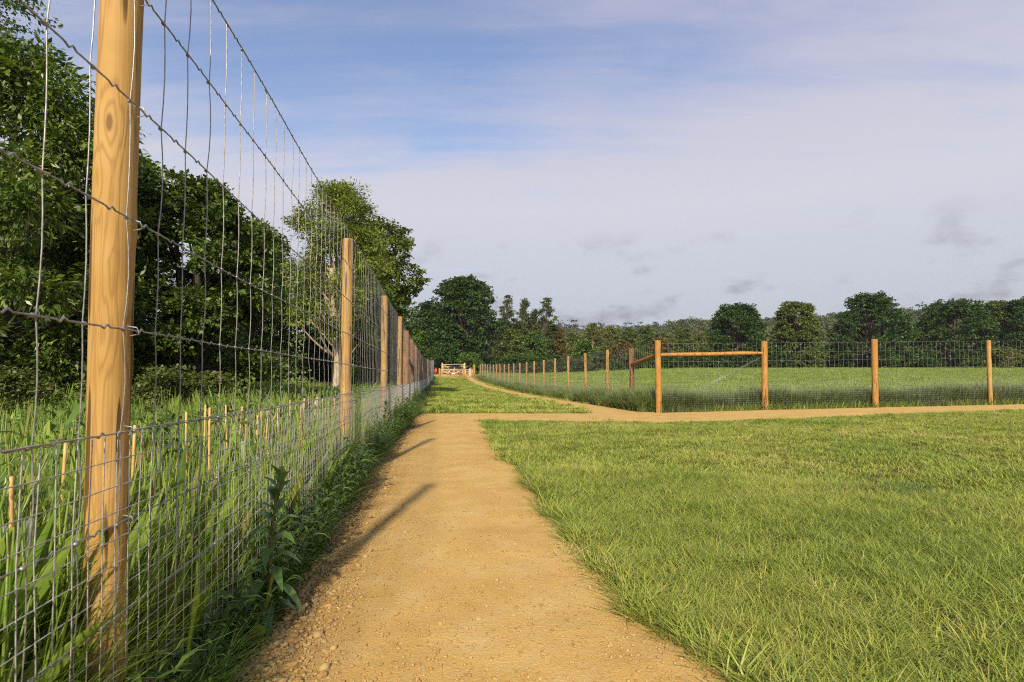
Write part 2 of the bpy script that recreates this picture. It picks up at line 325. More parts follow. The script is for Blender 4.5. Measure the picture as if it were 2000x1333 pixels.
M['rank'] = leafmat('rank_grass_blade', [(0.06, 0.105, 0.042), (0.105, 0.165, 0.052), (0.17, 0.225, 0.07), (0.27, 0.28, 0.11)], 0.2, 0.45, 0.4, 0, True)
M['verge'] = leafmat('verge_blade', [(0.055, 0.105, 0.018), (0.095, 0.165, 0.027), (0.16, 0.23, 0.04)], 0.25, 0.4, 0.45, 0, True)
M['tall'] = leafmat('tall_grass_blade', [(0.12, 0.19, 0.04), (0.185, 0.265, 0.05), (0.26, 0.335, 0.065), (0.33, 0.35, 0.10)], 0.25, 0.42, 0.45, 0, True)
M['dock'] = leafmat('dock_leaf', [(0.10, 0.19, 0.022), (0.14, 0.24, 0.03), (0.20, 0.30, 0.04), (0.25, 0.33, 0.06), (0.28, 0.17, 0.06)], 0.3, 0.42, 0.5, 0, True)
M['weed'] = leafmat('weed_leaf', [(0.06, 0.125, 0.028), (0.095, 0.18, 0.038), (0.14, 0.235, 0.05)], 0.25, 0.4, 0.5)
M['stem'] = simple('weed_stem', (0.20, 0.13, 0.045), 0.6)
M['chestnut'] = leafmat('chestnut_leaf', [(0.03, 0.06, 0.01), (0.085, 0.14, 0.02), (0.22, 0.30, 0.042)], 0.3, 0.42, 0.5)
M['hazel'] = leafmat('hazel_leaf', [(0.026, 0.05, 0.009), (0.068, 0.115, 0.018), (0.16, 0.225, 0.034)], 0.25, 0.45, 0.45)
M['ash'] = leafmat('ash_leaf', [(0.10, 0.145, 0.022), (0.175, 0.23, 0.036), (0.26, 0.31, 0.055)], 0.3, 0.5, 0.35)
M['oak'] = leafmat('oak_leaf', [(0.024, 0.055, 0.012), (0.042, 0.085, 0.016), (0.065, 0.115, 0.022)], 0.22, 0.5, 0.35)
M['oakwarm'] = leafmat('oak_leaf_warm', [(0.055, 0.085, 0.016), (0.095, 0.135, 0.024), (0.15, 0.185, 0.036)], 0.22, 0.5, 0.3)
M['olive'] = leafmat('willow_leaf', [(0.08, 0.10, 0.022), (0.13, 0.15, 0.034), (0.19, 0.195, 0.05)], 0.22, 0.55, 0.3)
M['bright'] = leafmat('maple_leaf', [(0.055, 0.105, 0.018), (0.085, 0.15, 0.026), (0.12, 0.19, 0.034)], 0.25, 0.5, 0.35)
M['russet'] = leafmat('russet_leaf', [(0.09, 0.075, 0.022), (0.13, 0.10, 0.03), (0.16, 0.125, 0.04)], 0.2, 0.55, 0.3)
M['poplar'] = leafmat('poplar_leaf', [(0.045, 0.068, 0.02), (0.08, 0.105, 0.03), (0.12, 0.145, 0.042)], 0.2, 0.5, 0.35)
M['bramble'] = leafmat('bramble_leaf', [(0.05, 0.085, 0.018), (0.10, 0.13, 0.028), (0.20, 0.19, 0.05)], 0.25, 0.5, 0.35)
M['farwood'] = leafmat('far_wood_leaf', [(0.045, 0.068, 0.022), (0.075, 0.10, 0.03), (0.12, 0.14, 0.042)], 0.15, 0.6, 0.25, 0, True)
M['conifer'] = leafmat('conifer_needle', [(0.018, 0.035, 0.014), (0.03, 0.05, 0.02)], 0.1, 0.6, 0.25, 0, True)
M['bark'] = barkmat('dark_bark', (0.045, 0.033, 0.022), (0.11, 0.085, 0.06))
M['ashbark'] = barkmat('pale_bark', (0.26, 0.20, 0.13), (0.50, 0.42, 0.30), 9)
# ------------------------------------------------------------------ ground sheet
def graded(lo, hi, near_lo, near_hi, step, growth):
    a = list(np.arange(near_lo, near_hi + 1e-6, step)); s = step
    x = a[-1]
    while x < hi: s = min(s * growth, 60); x += s; a.append(x)
    s = step; x = a[0]
    while x > lo: s = min(s * growth, 60); x -= s; a.insert(0, x)
    return np.array(a)
def grid_mesh(name, xs, ys, zf, m, keep=None, smooth=True, af=None):
    X, Y = np.meshgrid(xs, ys); Z = zf(X, Y); V = np.stack([X, Y, Z], -1).reshape(-1, 3); nx = len(xs)
    i = np.arange(len(ys) - 1)[:, None] * nx + np.arange(nx - 1)[None]
    Q = np.stack([i, i + 1, i + nx + 1, i + nx], -1).reshape(-1, 4)
    if keep is not None:
        k = keep(X, Y); k4 = k.ravel()[Q].any(1); Q = Q[k4]
        used = np.unique(Q); mp = np.full(len(V), -1); mp[used] = np.arange(len(used)); V = V[used]; Q = mp[Q]
    return mesh(name, V, Q, m, smooth, {'edge': af(V[:, 0], V[:, 1])} if af else None)
xs = graded(-2200, 2200, -12, 18, 1.0, 1.12); ys = graded(-200, 2600, -4, 75, 1.0, 1.10)
tag(obj('ground', grid_mesh('ground', xs, ys, terr, M['ground'])), kind='structure')
def path_z(X, Y):
    s = path_sd(X, Y)
    rough = 0.010 * fbm(X, Y, 4, 3) + 0.003 * fbm(X + 9, Y, 14, 2)
    camber = 0.02 * ss(s / 0.5)
    return terr(X, Y) + np.where(s > 0, 0.012 * ss(s / 0.10) + camber + rough * ss(s / 0.06), np.maximum(s * 0.35, -0.06))
def edge_soil_shade(x, y):  # mask fading from the left edge: soil colour plus painted shade
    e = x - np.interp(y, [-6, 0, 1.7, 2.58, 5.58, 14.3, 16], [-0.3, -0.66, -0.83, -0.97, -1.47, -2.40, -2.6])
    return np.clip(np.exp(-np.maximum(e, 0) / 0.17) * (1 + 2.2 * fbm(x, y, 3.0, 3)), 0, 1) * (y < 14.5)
near = grid_mesh('p1', np.arange(-1.9, 1.4, 0.025), np.arange(-1, 7.001, 0.025), path_z, M['path'], lambda X, Y: path_sd(X, Y) > -0.1, af=edge_soil_shade)
pe = tag(obj('gravel_path', near), kind='structure')
mid = grid_mesh('p2', np.arange(-3.2, 20, 0.08), np.arange(7.0, 19.001, 0.08), path_z, M['path'], lambda X, Y: path_sd(X, Y) > -0.12, af=edge_soil_shade)
far = grid_mesh('p3', np.arange(-12.4, 4, 0.2), np.arange(19, 90, 0.25), path_z, M['path'], lambda X, Y: path_sd(X, Y) > -0.25, af=edge_soil_shade)
obj('path_section', mid, pe); obj('path_section', far, pe)
# ------------------------------------------------------------------ loose stones
rng = np.random.RandomState(5)
def stone_mesh(seed, n=2):
    import bmesh
    bm = bmesh.new(); bmesh.ops.create_icosphere(bm, subdivisions=1, radius=0.5); r = random.Random(seed)
    sx, sy, sz = r.uniform(0.8, 1.2), r.uniform(0.6, 1.0), r.uniform(0.45, 0.7)
    for v in bm.verts:
        k = r.uniform(0.8, 1.18); v.co = Vector((v.co.x * sx * k, v.co.y * sy * k, v.co.z * sz * k))
    me = bpy.data.meshes.new('stone'); bm.to_mesh(me); bm.free(); me.materials.append(M['stone'])
    a = me.attributes.new('rnd', 'FLOAT', 'POINT'); a.data.foreach_set('value', np.full(len(me.vertices), r.random(), np.float32))
    for p in me.polygons: p.use_smooth = (seed % 3 != 0)
    return me
STONES = [stone_mesh(k) for k in range(9)]
def xl_at(y): return np.interp(y, [0, 1.7, 2.58, 5.58, 14.3], [-0.66, -0.83, -0.97, -1.47, -2.40])
cnt = 0
while cnt < 300:
    y = 1.45 * (6.0 / 1.45) ** rng.rand(); e = abs(rng.randn()) * 0.15
    x = xl_at(y) - 0.05 + e
    if rng.rand() < 0.12: x = rng.uniform(xl_at(y), 0.5)
    s = 0.018 + 0.030 * rng.rand() ** 1.8 + (0.012 if rng.rand() < 0.06 else 0)
    if x > xl_at(y) + 0.4: s *= 0.6
    o = obj('stone', STONES[rng.randint(9)], pe, (x, y, float(path_z(np.array(x), np.array(y))) + s * 0.12), (rng.uniform(-.4, .4), rng.uniform(-.4, .4), rng.uniform(0, 6.28)))
    o.scale = (s, s, s); cnt += 1
# ------------------------------------------------------------------ scattering of uncountable growth
def scatter(name, P, rotz, tilt, scl, idx, variants, label=None, cat=None, parent=None):
    me = bpy.data.meshes.new(name); n = len(P)
    me.vertices.add(n); me.vertices.foreach_set('co', np.asarray(P, np.float32).ravel())
    rv = np.zeros((n, 3), np.float32); rv[:, :2] = tilt; rv[:, 2] = rotz
    a = me.attributes.new('rot', 'FLOAT_VECTOR', 'POINT'); a.data.foreach_set('vector', rv.ravel())
    sv = np.repeat(np.asarray(scl, np.float32)[:, None], 3, 1) if np.ndim(scl) == 1 else np.asarray(scl, np.float32)
    a = me.attributes.new('scl', 'FLOAT_VECTOR', 'POINT'); a.data.foreach_set('vector', sv.ravel())
    a = me.attributes.new('idx', 'INT', 'POINT'); a.data.foreach_set('value', np.asarray(idx, np.int32))
    o = obj(name, me, parent)
    ng = bpy.data.node_groups.new(name, 'GeometryNodeTree')
    ng.interface.new_socket('Geometry', in_out='INPUT', socket_type='NodeSocketGeometry'); ng.interface.new_socket('Geometry', in_out='OUTPUT', socket_type='NodeSocketGeometry')
    gi = ng.nodes.new('NodeGroupInput'); go = ng.nodes.new('NodeGroupOutput'); ip = ng.nodes.new('GeometryNodeInstanceOnPoints'); jn = ng.nodes.new('GeometryNodeJoinGeometry')
    for v in reversed(variants):
        src = bpy.data.objects.new(name + '_source', v); oi = ng.nodes.new('GeometryNodeObjectInfo'); oi.inputs['Object'].default_value = src
        g2 = ng.nodes.new('GeometryNodeGeometryToInstance'); ng.links.new(oi.outputs['Geometry'], g2.inputs[0]); ng.links.new(g2.outputs[0], jn.inputs[0])
    def na(nm, ty):
        q = ng.nodes.new('GeometryNodeInputNamedAttribute'); q.data_type = ty; q.inputs[0].default_value = nm; return q.outputs[0]
    ng.links.new(gi.outputs[0], ip.inputs['Points']); ng.links.new(jn.outputs[0], ip.inputs['Instance']); ip.inputs['Pick Instance'].default_value = True
    ng.links.new(na('idx', 'INT'), ip.inputs['Instance Index']); ng.links.new(na('rot', 'FLOAT_VECTOR'), ip.inputs['Rotation']); ng.links.new(na('scl', 'FLOAT_VECTOR'), ip.inputs['Scale'])
    ng.links.new(ip.outputs[0], go.inputs[0])
    md = o.modifiers.new('scatter', 'NODES'); md.node_group = ng
    return tag(o, label, cat, None, 'stuff')
def blades(rs, n, rad, h0, h1, wid, lean, m, seg=3, droop=0.5, name='tuft'):
    """n bent tapering blades rooted within rad"""
    a = rs.rand(n) * 6.283; rr = rad * np.sqrt(rs.rand(n)); bx, by = rr * np.cos(a), rr * np.sin(a)
    d = a + rs.randn(n) * 0.9; h = h0 + (h1 - h0) * rs.rand(n); le = lean * (0.3 + rs.rand(n)); dr = droop * rs.rand(n)
    ts = np.linspace(0, 1, seg + 1); V = np.zeros((n, 2 * seg + 1, 3)); yaw = d + math.pi / 2 + rs.randn(n) * 0.5
    for k, tt in enumerate(ts):
        out = h * (le * tt + dr * tt ** 2.6); z = h * (tt - 0.42 * dr * tt ** 3 - 0.15 * le * tt)
        cx = bx + out * np.cos(d); cy = by + out * np.sin(d); ww = wid * (1 - tt ** 1.6) * (0.75 + 0.25 * min(1, tt * 4)) * (0.7 + 0.6 * ((a * 7) % 1)) / 2
        if k < seg:
            V[:, 2 * k] = np.stack([cx + ww * np.cos(yaw), cy + ww * np.sin(yaw), z], -1); V[:, 2 * k + 1] = np.stack([cx - ww * np.cos(yaw), cy - ww * np.sin(yaw), z], -1)
        else: V[:, 2 * seg] = np.stack([cx, cy, z], -1)
    st = (np.arange(n) * (2 * seg + 1))[:, None]
    Q = np.concatenate([st + np.array([[2 * k, 2 * k + 1, 2 * k + 3, 2 * k + 2]]) for k in range(seg - 1)]); T = st + np.array([[2 * seg - 2, 2 * seg - 1, 2 * seg]])
    rnd = np.repeat(rs.rand(n), 2 * seg + 1)
    return mesh(name, V.reshape(-1, 3), [Q, T], m, True, {'rnd': rnd})
def leafstrip(mb, base, d, up, ln, wd, arch=0.4, seg=5, fold=0.25, wave=0.0, phase=0.0):
    """broad leaf: 3 verts across, arching; returns vertex count added"""
    d = np.asarray(d, float); d /= np.linalg.norm(d); up = np.asarray(up, float); sdv = np.cross(d, up); sdv /= np.linalg.norm(sdv) + 1e-9; nn = np.cross(sdv, d)
    V = []
    for k in range(seg + 1):
        tt = k / seg; c = np.asarray(base) + d * ln * tt + nn * ln * (0.25 * math.sin(tt * 3.14) * arch) - np.array([0, 0, 1.0]) * ln * arch * tt ** 2.2 * 0.8
        ww = wd * 0.5 * (math.sin(math.pi * min(1, tt * 0.93 + 0.07)) ** 0.8) * (1 + 0.12 * math.sin(tt * 17 + phase)) if 0 < k < seg else wd * (0.10 if k == 0 else 0.02)
        wv = wave * wd * math.sin(tt * 14 + phase)
        V += [c - sdv * ww + nn * (fold * ww + wv), c, c + sdv * ww + nn * (fold * ww - wv)]
    Q = []
    for k in range(seg):
        i = 3 * k; Q += [(i, i + 1, i + 4, i + 3), (i + 1, i + 2, i + 5, i + 4)]
    mb.add(V, Q); return len(V)
rs = np.random.RandomState(3)
# --- lawn
near_t = [blades(rs, 26, 0.05, 0.02, 0.085, 0.0038, 1.1, M['lawn'], 3, 0.9) for k in range(7)]
mid_t = [blades(rs, 36, 0.10, 0.02, 0.06, 0.0060, 1.0, M['lawn'], 2, 0.9) for k in range(6)]
far_t = [blades(rs, 60, 0.24, 0.05, 0.10, 0.020, 0.6, M['lawn'], 2, 0.9) for k in range(5)]
fld_t = [blades(rs, 60, 0.5, 0.10, 0.28, 0.022, 0.5, M['tall'], 2, 0.6) for k in range(5)]
def in_lawn(x, y):
    near_l = (path_sd(x, y) < 0.02) & (x > XL(y) + 0.25) & ((y < YE(x) - 0.2) | ((x < XR(y) - 0.3) & (y > 14))) & (y > -1.5)
    return near_l
def is_near_side(x, y):     # the lawn on this side of the cross path
    return (y < 16) & (x > -0.8)
def cand(n, x0, x1, y0, y1): return rs.uniform(x0, x1, n), rs.uniform(y0, y1, n)
def bare(x, y): return np.clip(1.05 - 4.0 * np.clip(fbm(x + 40, y * 0.9, 1.3, 3) - 0.02, 0, 1) - 1.2 * np.clip(fbm(x, y, 6, 2) - 0.08, 0, 1) * 3, 0.5, 1)
def do_lawn(tag_, n, box, cond, vs, s0, s1, squash=None):
    x, y = cand(n, *box); k = cond(x, y) & in_lawn(x, y); x, y = x[k], y[k]
    k = rs.rand(len(x)) < bare(x, y); x, y = x[k], y[k]; n = len(x)
    edge = 1 + 0.3 * np.exp(-np.abs(path_sd(x, y)) / 0.12)
    s = rs.uniform(s0, s1, n) * edge * (0.9 + 0.6 * np.clip(fbm(x, y + 70, 0.9, 3) + 0.2, 0, 1))
    return np.stack([x, y, terr(x, y) - 0.004], -1), rs.rand(n) * 6.283, rs.randn(n, 2) * 0.10, s, rs.randint(0, len(vs), n)
infr = lambda x, y, p=0.35: np.abs(x) < 0.985 * y + p + 0.5
A = do_lawn('a', 30000, (-0.8, 6.2, 1.0, 5.6), lambda x, y: infr(x, y) & (np.hypot(x, y) < 5.6), near_t, 0.8, 1.25)
scatter('lawn_grass', *A, near_t, 'short green lawn grass right of the sandy path', 'grass')
A = do_lawn('b', 52000, (-1.5, 17.5, 3.0, 16.5), lambda x, y: infr(x, y, 1) & (np.hypot(x, y) >= 5.5), mid_t, 0.85, 1.3)
scatter('lawn_grass', *A, mid_t, 'mown lawn grass reaching back to the crossing path', 'grass')
A = do_lawn('c', 16000, (-12, 3, 14.6, 70), lambda x, y: y > 14.6, far_t, 0.8, 1.2)
scatter('strip_grass', *A, far_t, 'green grass strip between the two fences leading to the gate', 'grass')
# stray tufts creeping over the path edge
n = 9000; x = rs.uniform(-1.2, 1.1, n); y = 1.5 + 11 * rs.rand(n) ** 1.3; sdd = path_sd(x, y); xr_ = np.interp(y, [0, 1.7, 2.19, 3.24, 5, 7.2, 10.5, 12.2], [0.86, 0.68, 0.54, 0.336, 0.17, -0.17, -0.50, -0.62])
k = (sdd > 0.0) & (sdd < 0.16) & (x > xr_ - 0.3) & (rs.rand(n) < 0.35 * np.exp(-sdd / 0.05) * (fbm(x, y, 2.5, 2) > 0.0)); x, y = x[k], y[k]; n = len(x)
scatter('stray_grass', np.stack([x, y, path_z(x, y) - 0.002], -1), rs.rand(n) * 6.28, rs.randn(n, 2) * 0.25, rs.uniform(0.6, 1.3, n), rs.randint(0, len(near_t), n), near_t, 'stray grass creeping over the right edge of the path', 'grass')
# dark tussocks in the lawn
tus = [blades(rs, 40, 0.10, 0.05, 0.11, 0.005, 0.7, M['verge'], 3, 0.8) for k in range(3)]
tx = []
for cx, cy, r_, k in ((3.25, 4.55, 0.28, 26), (4.6, 11.2, 0.5, 16), (6.4, 11.0, 0.55, 16), (1.5, 9.3, 0.3, 8), (5.6, 5.2, 0.3, 10), (2.2, 12.0, 0.4, 8)):
    tx.append(np.stack([cx + rs.randn(k) * r_ * 0.6, cy + rs.randn(k) * r_ * 0.4], -1))
tx = np.concatenate(tx); n = len(tx)
scatter('tussock_grass', np.stack([tx[:, 0], tx[:, 1], terr(tx[:, 0], tx[:, 1])], -1), rs.rand(n) * 6.28, rs.randn(n, 2) * 0.1, rs.uniform(0.7, 1.1, n), rs.randint(0, 3, n), tus, 'darker bluish tussocks standing in the lawn', 'grass')
# --- field behind the right fence
u = rs.rand(26000); y = 15.5 * (95 / 15.5) ** (u ** 0.8); x = rs.uniform(-4, 1.02, 26000) * y * 1.0
x = np.where(rs.rand(26000) < 0.3, XR(y) + rs.rand(26000) * 8, rs.uniform(-0.1, 1.02, 26000) * y)
k = (x > XR(y) + 0.1) & (y > YE(np.maximum(x, 4.06)) + 0.1); x, y = x[k], y[k]; n = len(x)
scatter('field_grass', np.stack([x, y, terr(x, y)], -1), rs.rand(n) * 6.28, rs.randn(n, 2) * 0.05, rs.uniform(0.7, 1.1, n) * (1 + y / 120), rs.randint(0, 5, n), fld_t, 'rough green pasture grass behind the right fence', 'grass')
# --- tall grass at the foot of the right fence
tall_t = [blades(rs, 44, 0.10, 0.22, 0.66, 0.014, 0.30, M['rank'], 4, 0.75) for k in range(5)]
n = 3600; x = rs.uniform(4.0, 17.5, n); y = YE(x) + 0.16 + np.abs(rs.randn(n)) * 0.7
n2 = 2400; y2 = 15.2 + 54 * rs.rand(n2) ** 1.3; x2 = XR(y2) + rs.uniform(-0.38, 0.55, n2)
k = (np.concatenate([x, x2]), np.concatenate([y, y2])); x, y = k; ok = path_sd(x, y) < 0.05; x, y = x[ok], y[ok]; n = len(x)
hs = 1.0 + 0.8 * np.clip(fbm(x, y, 0.9, 2) + 0.15, 0, 1)
scatter('tall_grass', np.stack([x, y, terr(x, y)], -1), rs.rand(n) * 6.28, rs.randn(n, 2) * 0.10, rs.uniform(0.7, 1.05, n) * hs, rs.randint(0, 5, n), tall_t, 'tall dusty green grass along the foot of the right fence', 'grass')
# --- docks and tall grass behind the left fence
def dockclump(rs):
    mb = MB(); cnt = []
    for k in range(rs.randint(9, 14)):
        a = rs.rand() * 6.283; le = rs.uniform(0.1, 0.45); d = (math.cos(a) * le, math.sin(a) * le, 1)
        ln = rs.uniform(0.26, 0.52); zb = rs.uniform(0, 0.26); b0 = (0.03 * math.cos(a), 0.03 * math.sin(a), zb)
        c = leafstrip(mb, b0, d, (math.cos(a + 1.3), math.sin(a + 1.3), 0.2), ln, rs.uniform(0.022, 0.046), rs.uniform(0.05, 0.45), 5, 0.25, 0.08, rs.rand() * 6)
        cnt.append((c, rs.rand()))
    for k in range(2):
        a = rs.rand() * 6.28; p = np.array([[0, 0, 0], [0.03 * math.cos(a), 0.03 * math.sin(a), 0.3], [0.07 * math.cos(a), 0.07 * math.sin(a), 0.62]]); b4 = mb.n
        mb.tube(p, [0.005, 0.004, 0.002], 4); cnt.append((mb.n - b4, 0.7))
    return mb.mesh('dock', M['dock'], True, {'rnd': np.concatenate([np.full(c, r) for c, r in cnt])})
docks = [dockclump(rs) for k in range(7)]
tgl = [blades(rs, 60, 0.10, 0.30, 0.70, 0.0065, 0.22, M['dock'], 4, 0.55) for k in range(4)]
vb = [blades(rs, 40, 0.06, 0.12, 0.34, 0.0065, 0.5, M['verge'], 4, 0.9) for k in range(5)]
def verge_leafy(rs):
    mb = MB(); cnt = []
    for st in range(3):
        a = rs.rand() * 6.28; h = rs.uniform(0.16, 0.34); top = np.array([0.12 * math.cos(a), 0.12 * math.sin(a), h])
        for k in range(9):
            tt = (k + 1) / 9; b0 = top * tt; q = k * 2.4 + a
            c = leafstrip(mb, b0, (math.cos(q), math.sin(q), 0.5), (0, 0, 1), rs.uniform(0.05, 0.11), rs.uniform(0.014, 0.026), 0.5, 3, 0.2); cnt.append((c, rs.rand()))
    return mb.mesh('weed', M['verge'], True, {'rnd': np.concatenate([np.full(c, r) for c, r in cnt])})
vw = [verge_leafy(rs) for k in range(4)]
vs = docks + tgl + vw
def left_pts(n, y0, y1, depth, pw=1.0):
    y = y0 + (y1 - y0) * rs.rand(n) ** pw; x = XL(y) - 0.10 - depth * rs.rand(n) ** 1.15
    return x, y
xa, ya = left_pts(2900, 0.3, 6.5, 3.4); xb, yb = left_pts(3300, 6.5, 24, 6.0, 0.9); xc, yc = left_pts(900, 24, 70, 2.5)
x = np.concatenate([xa, xb, xc]); y = np.concatenate([ya, yb, yc]); n = len(x)
d_f = XL(y) - x
s = rs.uniform(0.85, 1.2, n) * (1.0 + 0.5 * np.clip(fbm(x, y, 0.7, 3), -0.3, 0.4)) * np.where(y > 24, 0.7, 1.0) * (1 - 0.22 * ss((0.5 - d_f) / 0.5) * (y < 8))
idx = np.where(rs.rand(n) < 0.5, rs.randint(0, 7, n), 7 + rs.randint(0, 4, n)); nz = (d_f > 0.55) & (rs.rand(n) < 0.55 * np.clip(0.5 + 3 * fbm(x + 5, y, 0.8, 2), 0, 1)); idx = np.where(nz, 11 + rs.randint(0, 4, n), idx); s = np.where(nz, s * 1.9, s)
scatter('dock_weeds', np.stack([x, y, terr(x, y)], -1), rs.rand(n) * 6.28, rs.randn(n, 2) * 0.08, s, idx, vs, 'dense bright green docks and tall grass behind the left fence', 'weeds')
# --- verge of weeds between left fence and path
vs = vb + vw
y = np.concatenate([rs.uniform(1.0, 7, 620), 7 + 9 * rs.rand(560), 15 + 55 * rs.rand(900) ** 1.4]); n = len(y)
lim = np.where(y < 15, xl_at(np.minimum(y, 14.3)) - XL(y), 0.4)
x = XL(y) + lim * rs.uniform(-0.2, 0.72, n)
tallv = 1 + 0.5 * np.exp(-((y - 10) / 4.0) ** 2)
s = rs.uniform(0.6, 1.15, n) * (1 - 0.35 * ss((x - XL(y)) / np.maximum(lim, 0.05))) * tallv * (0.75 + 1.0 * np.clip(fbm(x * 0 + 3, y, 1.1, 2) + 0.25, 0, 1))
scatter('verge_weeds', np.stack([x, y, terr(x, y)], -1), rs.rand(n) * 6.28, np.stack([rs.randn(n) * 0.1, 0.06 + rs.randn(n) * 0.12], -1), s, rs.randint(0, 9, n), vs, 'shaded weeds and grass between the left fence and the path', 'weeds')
# --- fine loose gravel on the path
n = 30000; y = 1.4 * (14 / 1.4) ** rs.rand(n); e = np.where(rs.rand(n) < 0.5, np.abs(rs.randn(n)) * 0.17, rs.rand(n) * 1.6); x = xl_at(y) - 0.08 + e
n2 = 1500; y2 = 1.4 * (12 / 1.4) ** rs.rand(n2); x2 = np.interp(y2, [1.7, 2.19, 3.24, 5, 7.2, 12.2], [0.68, 0.54, 0.336, 0.17, -0.17, -0.62]) - np.abs(rs.randn(n2)) * 0.15
x = np.concatenate([x, x2]); y = np.concatenate([y, y2]); k = path_sd(x, y) > -0.06; x, y = x[k], y[k]; n = len(x)
e = x - xl_at(y)
s = 0.004 + 0.013 * rs.rand(n) ** 3 + 0.020 * np.exp(-np.abs(e) / 0.15) * rs.rand(n) ** 1.5
g = scatter('path_gravel', np.stack([x, y, path_z(x, y) + s * 0.22], -1), rs.rand(n) * 6.28, rs.randn(n, 2) * 0.3, s, rs.randint(0, 9, n), STONES, parent=pe)
#@@TREES@@
# ------------------------------------------------------------------ trees
def leaf_cloud(rs, lobes, nleaf, Ln, Wd, m, droop=0.3, per=26, spread=0.16, upn=0.5, inner=0.35):
    lobes = np.asarray(lobes, float); w_ = lobes[:, 3] ** 2; w_ /= w_.sum()
    nc = max(1, nleaf // per); li = rs.choice(len(lobes), nc, p=w_); r = lobes[li, 3]
    d = rs.randn(nc, 3); d[:, 2] += 0.25; d /= np.linalg.norm(d, axis=1)[:, None]
    rad = r * np.where(rs.rand(nc) < inner, rs.rand(nc) ** 0.5 * 0.8, rs.uniform(0.78, 1.08, nc))
    flat = np.array([1, 1, 0.82]); C = lobes[li, :3] + d * rad[:, None] * flat
    cr = rs.rand(nc)
    ci = np.repeat(np.arange(nc), per); n = len(ci); sg = np.maximum(spread * r[ci], Ln * 0.9)
    off = rs.randn(n, 3) * sg[:, None] * np.array([0.8, 0.8, 0.36]); P = C[ci] + off
    D = d[ci] * 0.6 + off / (sg[:, None] + 1e-6) * 0.45 + rs.randn(n, 3) * 0.45; D[:, 2] -= droop; D /= np.linalg.norm(D, axis=1)[:, None]
    U = rs.randn(n, 3) * 0.6; U[:, 2] += upn * 2; S = np.cross(D, U); S /= np.linalg.norm(S, axis=1)[:, None] + 1e-9; NN = np.cross(S, D)
    sc_ = rs.uniform(0.65, 1.25, n)[:, None]; l = Ln * sc_; ww = Wd * sc_ * 0.5
    V = np.empty((n, 4, 3)); V[:, 0] = P; V[:, 1] = P + D * l * 0.45 + S * ww + NN * ww * 0.35; V[:, 2] = P + D * l; V[:, 3] = P + D * l * 0.45 - S * ww + NN * ww * 0.35
    Q = np.arange(n * 4).reshape(n, 4)
    rnd = np.repeat(np.clip(0.55 * cr[ci] + 0.45 * rs.rand(n), 0, 1), 4)
    return mesh('crown', V.reshape(-1, 3), Q, m, False, {'rnd': rnd}), C
def limb_mesh(rs, H, tr, lobes, m, lean=(0, 0), fork=0.16, trunks=1, twigs=None, top=0.8):
    mb = MB()
    for k in range(trunks):
        a = rs.rand() * 6.28 if trunks > 1 else 0; sp = (0.10 + 0.10 * rs.rand()) * H * (trunks > 1)
        z = np.linspace(-0.25, H * top, 9); u = np.clip(z / H, 0, 1)
        x = lean[0] * u + sp * np.cos(a) * np.maximum(0, u - fork) * 1.5 + 0.02 * H * np.sin(u * 7 + k) * u; y = lean[1] * u + sp * np.sin(a) * np.maximum(0, u - fork) * 1.5
        rr = tr * (1 - 0.80 * u ** 0.8) * (1 + 0.45 * np.exp(-np.maximum(z, 0) / (tr * 3)))
        mb.tube(np.stack([x, y, z], -1), rr, 8)
    for c in lobes:
        c = np.asarray(c[:3]); z0 = min(max(c[2] * rs.uniform(0.35, 0.7), H * 0.2), H * 0.7); u = z0 / H
        p0 = np.array([lean[0] * u, lean[1] * u, z0]); mdl = (p0 + c) / 2 + np.array([0, 0, -0.08 * H + 0.1 * H * rs.rand()]) + rs.randn(3) * 0.02 * H
        tt = np.linspace(0, 1, 6)[:, None]; P = p0 * (1 - tt) ** 2 + 2 * mdl * tt * (1 - tt) + c * tt ** 2
        mb.tube(P, np.linspace(tr * 0.42, tr * 0.06, 6), 5)
    if twigs is not None:
        L_ = np.asarray(lobes)[:, :3]
        for c in twigs:
            j = np.argmin(((L_ - c) ** 2).sum(1)); p0 = L_[j]; md = (p0 + c) / 2 + rs.randn(3) * 0.04
            mb.tube([p0, md, c], [tr * 0.07, tr * 0.05, tr * 0.02], 3, False)
    return mb.mesh('trunk', m, True)
def lobeset(rs, H, z0, Rx, n, lr, prof='round', lean=(0, 0), Ry=None):
    out = []; Ry = Ry or Rx
    for k in range(n):
        u = (k + rs.rand()) / n
        if prof == 'round': f = math.sqrt(max(0.05, 1 - (2 * u - 0.85) ** 2 * 0.8))
        elif prof == 'dome': f = math.sqrt(max(0.03, 1 - u ** 3.2))
        elif prof == 'spire': f = max(0.06, (1 - u) ** 0.55 * (0.6 + 0.4 * min(1, u * 3)))
        else: f = 1.0 - 0.55 * u
        rl = lr * rs.uniform(0.7, 1.25) * (1 if prof != 'spire' else max(0.4, 1 - 0.5 * u))
        q = math.sqrt(rs.uniform(0.45 if prof == 'dome' else 0.15, 1)); a = k * 2.39996 + rs.randn() * 0.5
        z = z0 + (H - z0) * u
        z = min(z, H - rl * 0.75)
        hx = max(0.0, Rx * f - rl * 0.7) * q; hy = max(0.0, Ry * f - rl * 0.7) * q; uu = z / H
        out.append((hx * math.cos(a) + lean[0] * uu, hy * math.sin(a) + lean[1] * uu, z, rl))
    return out
TREES = 0
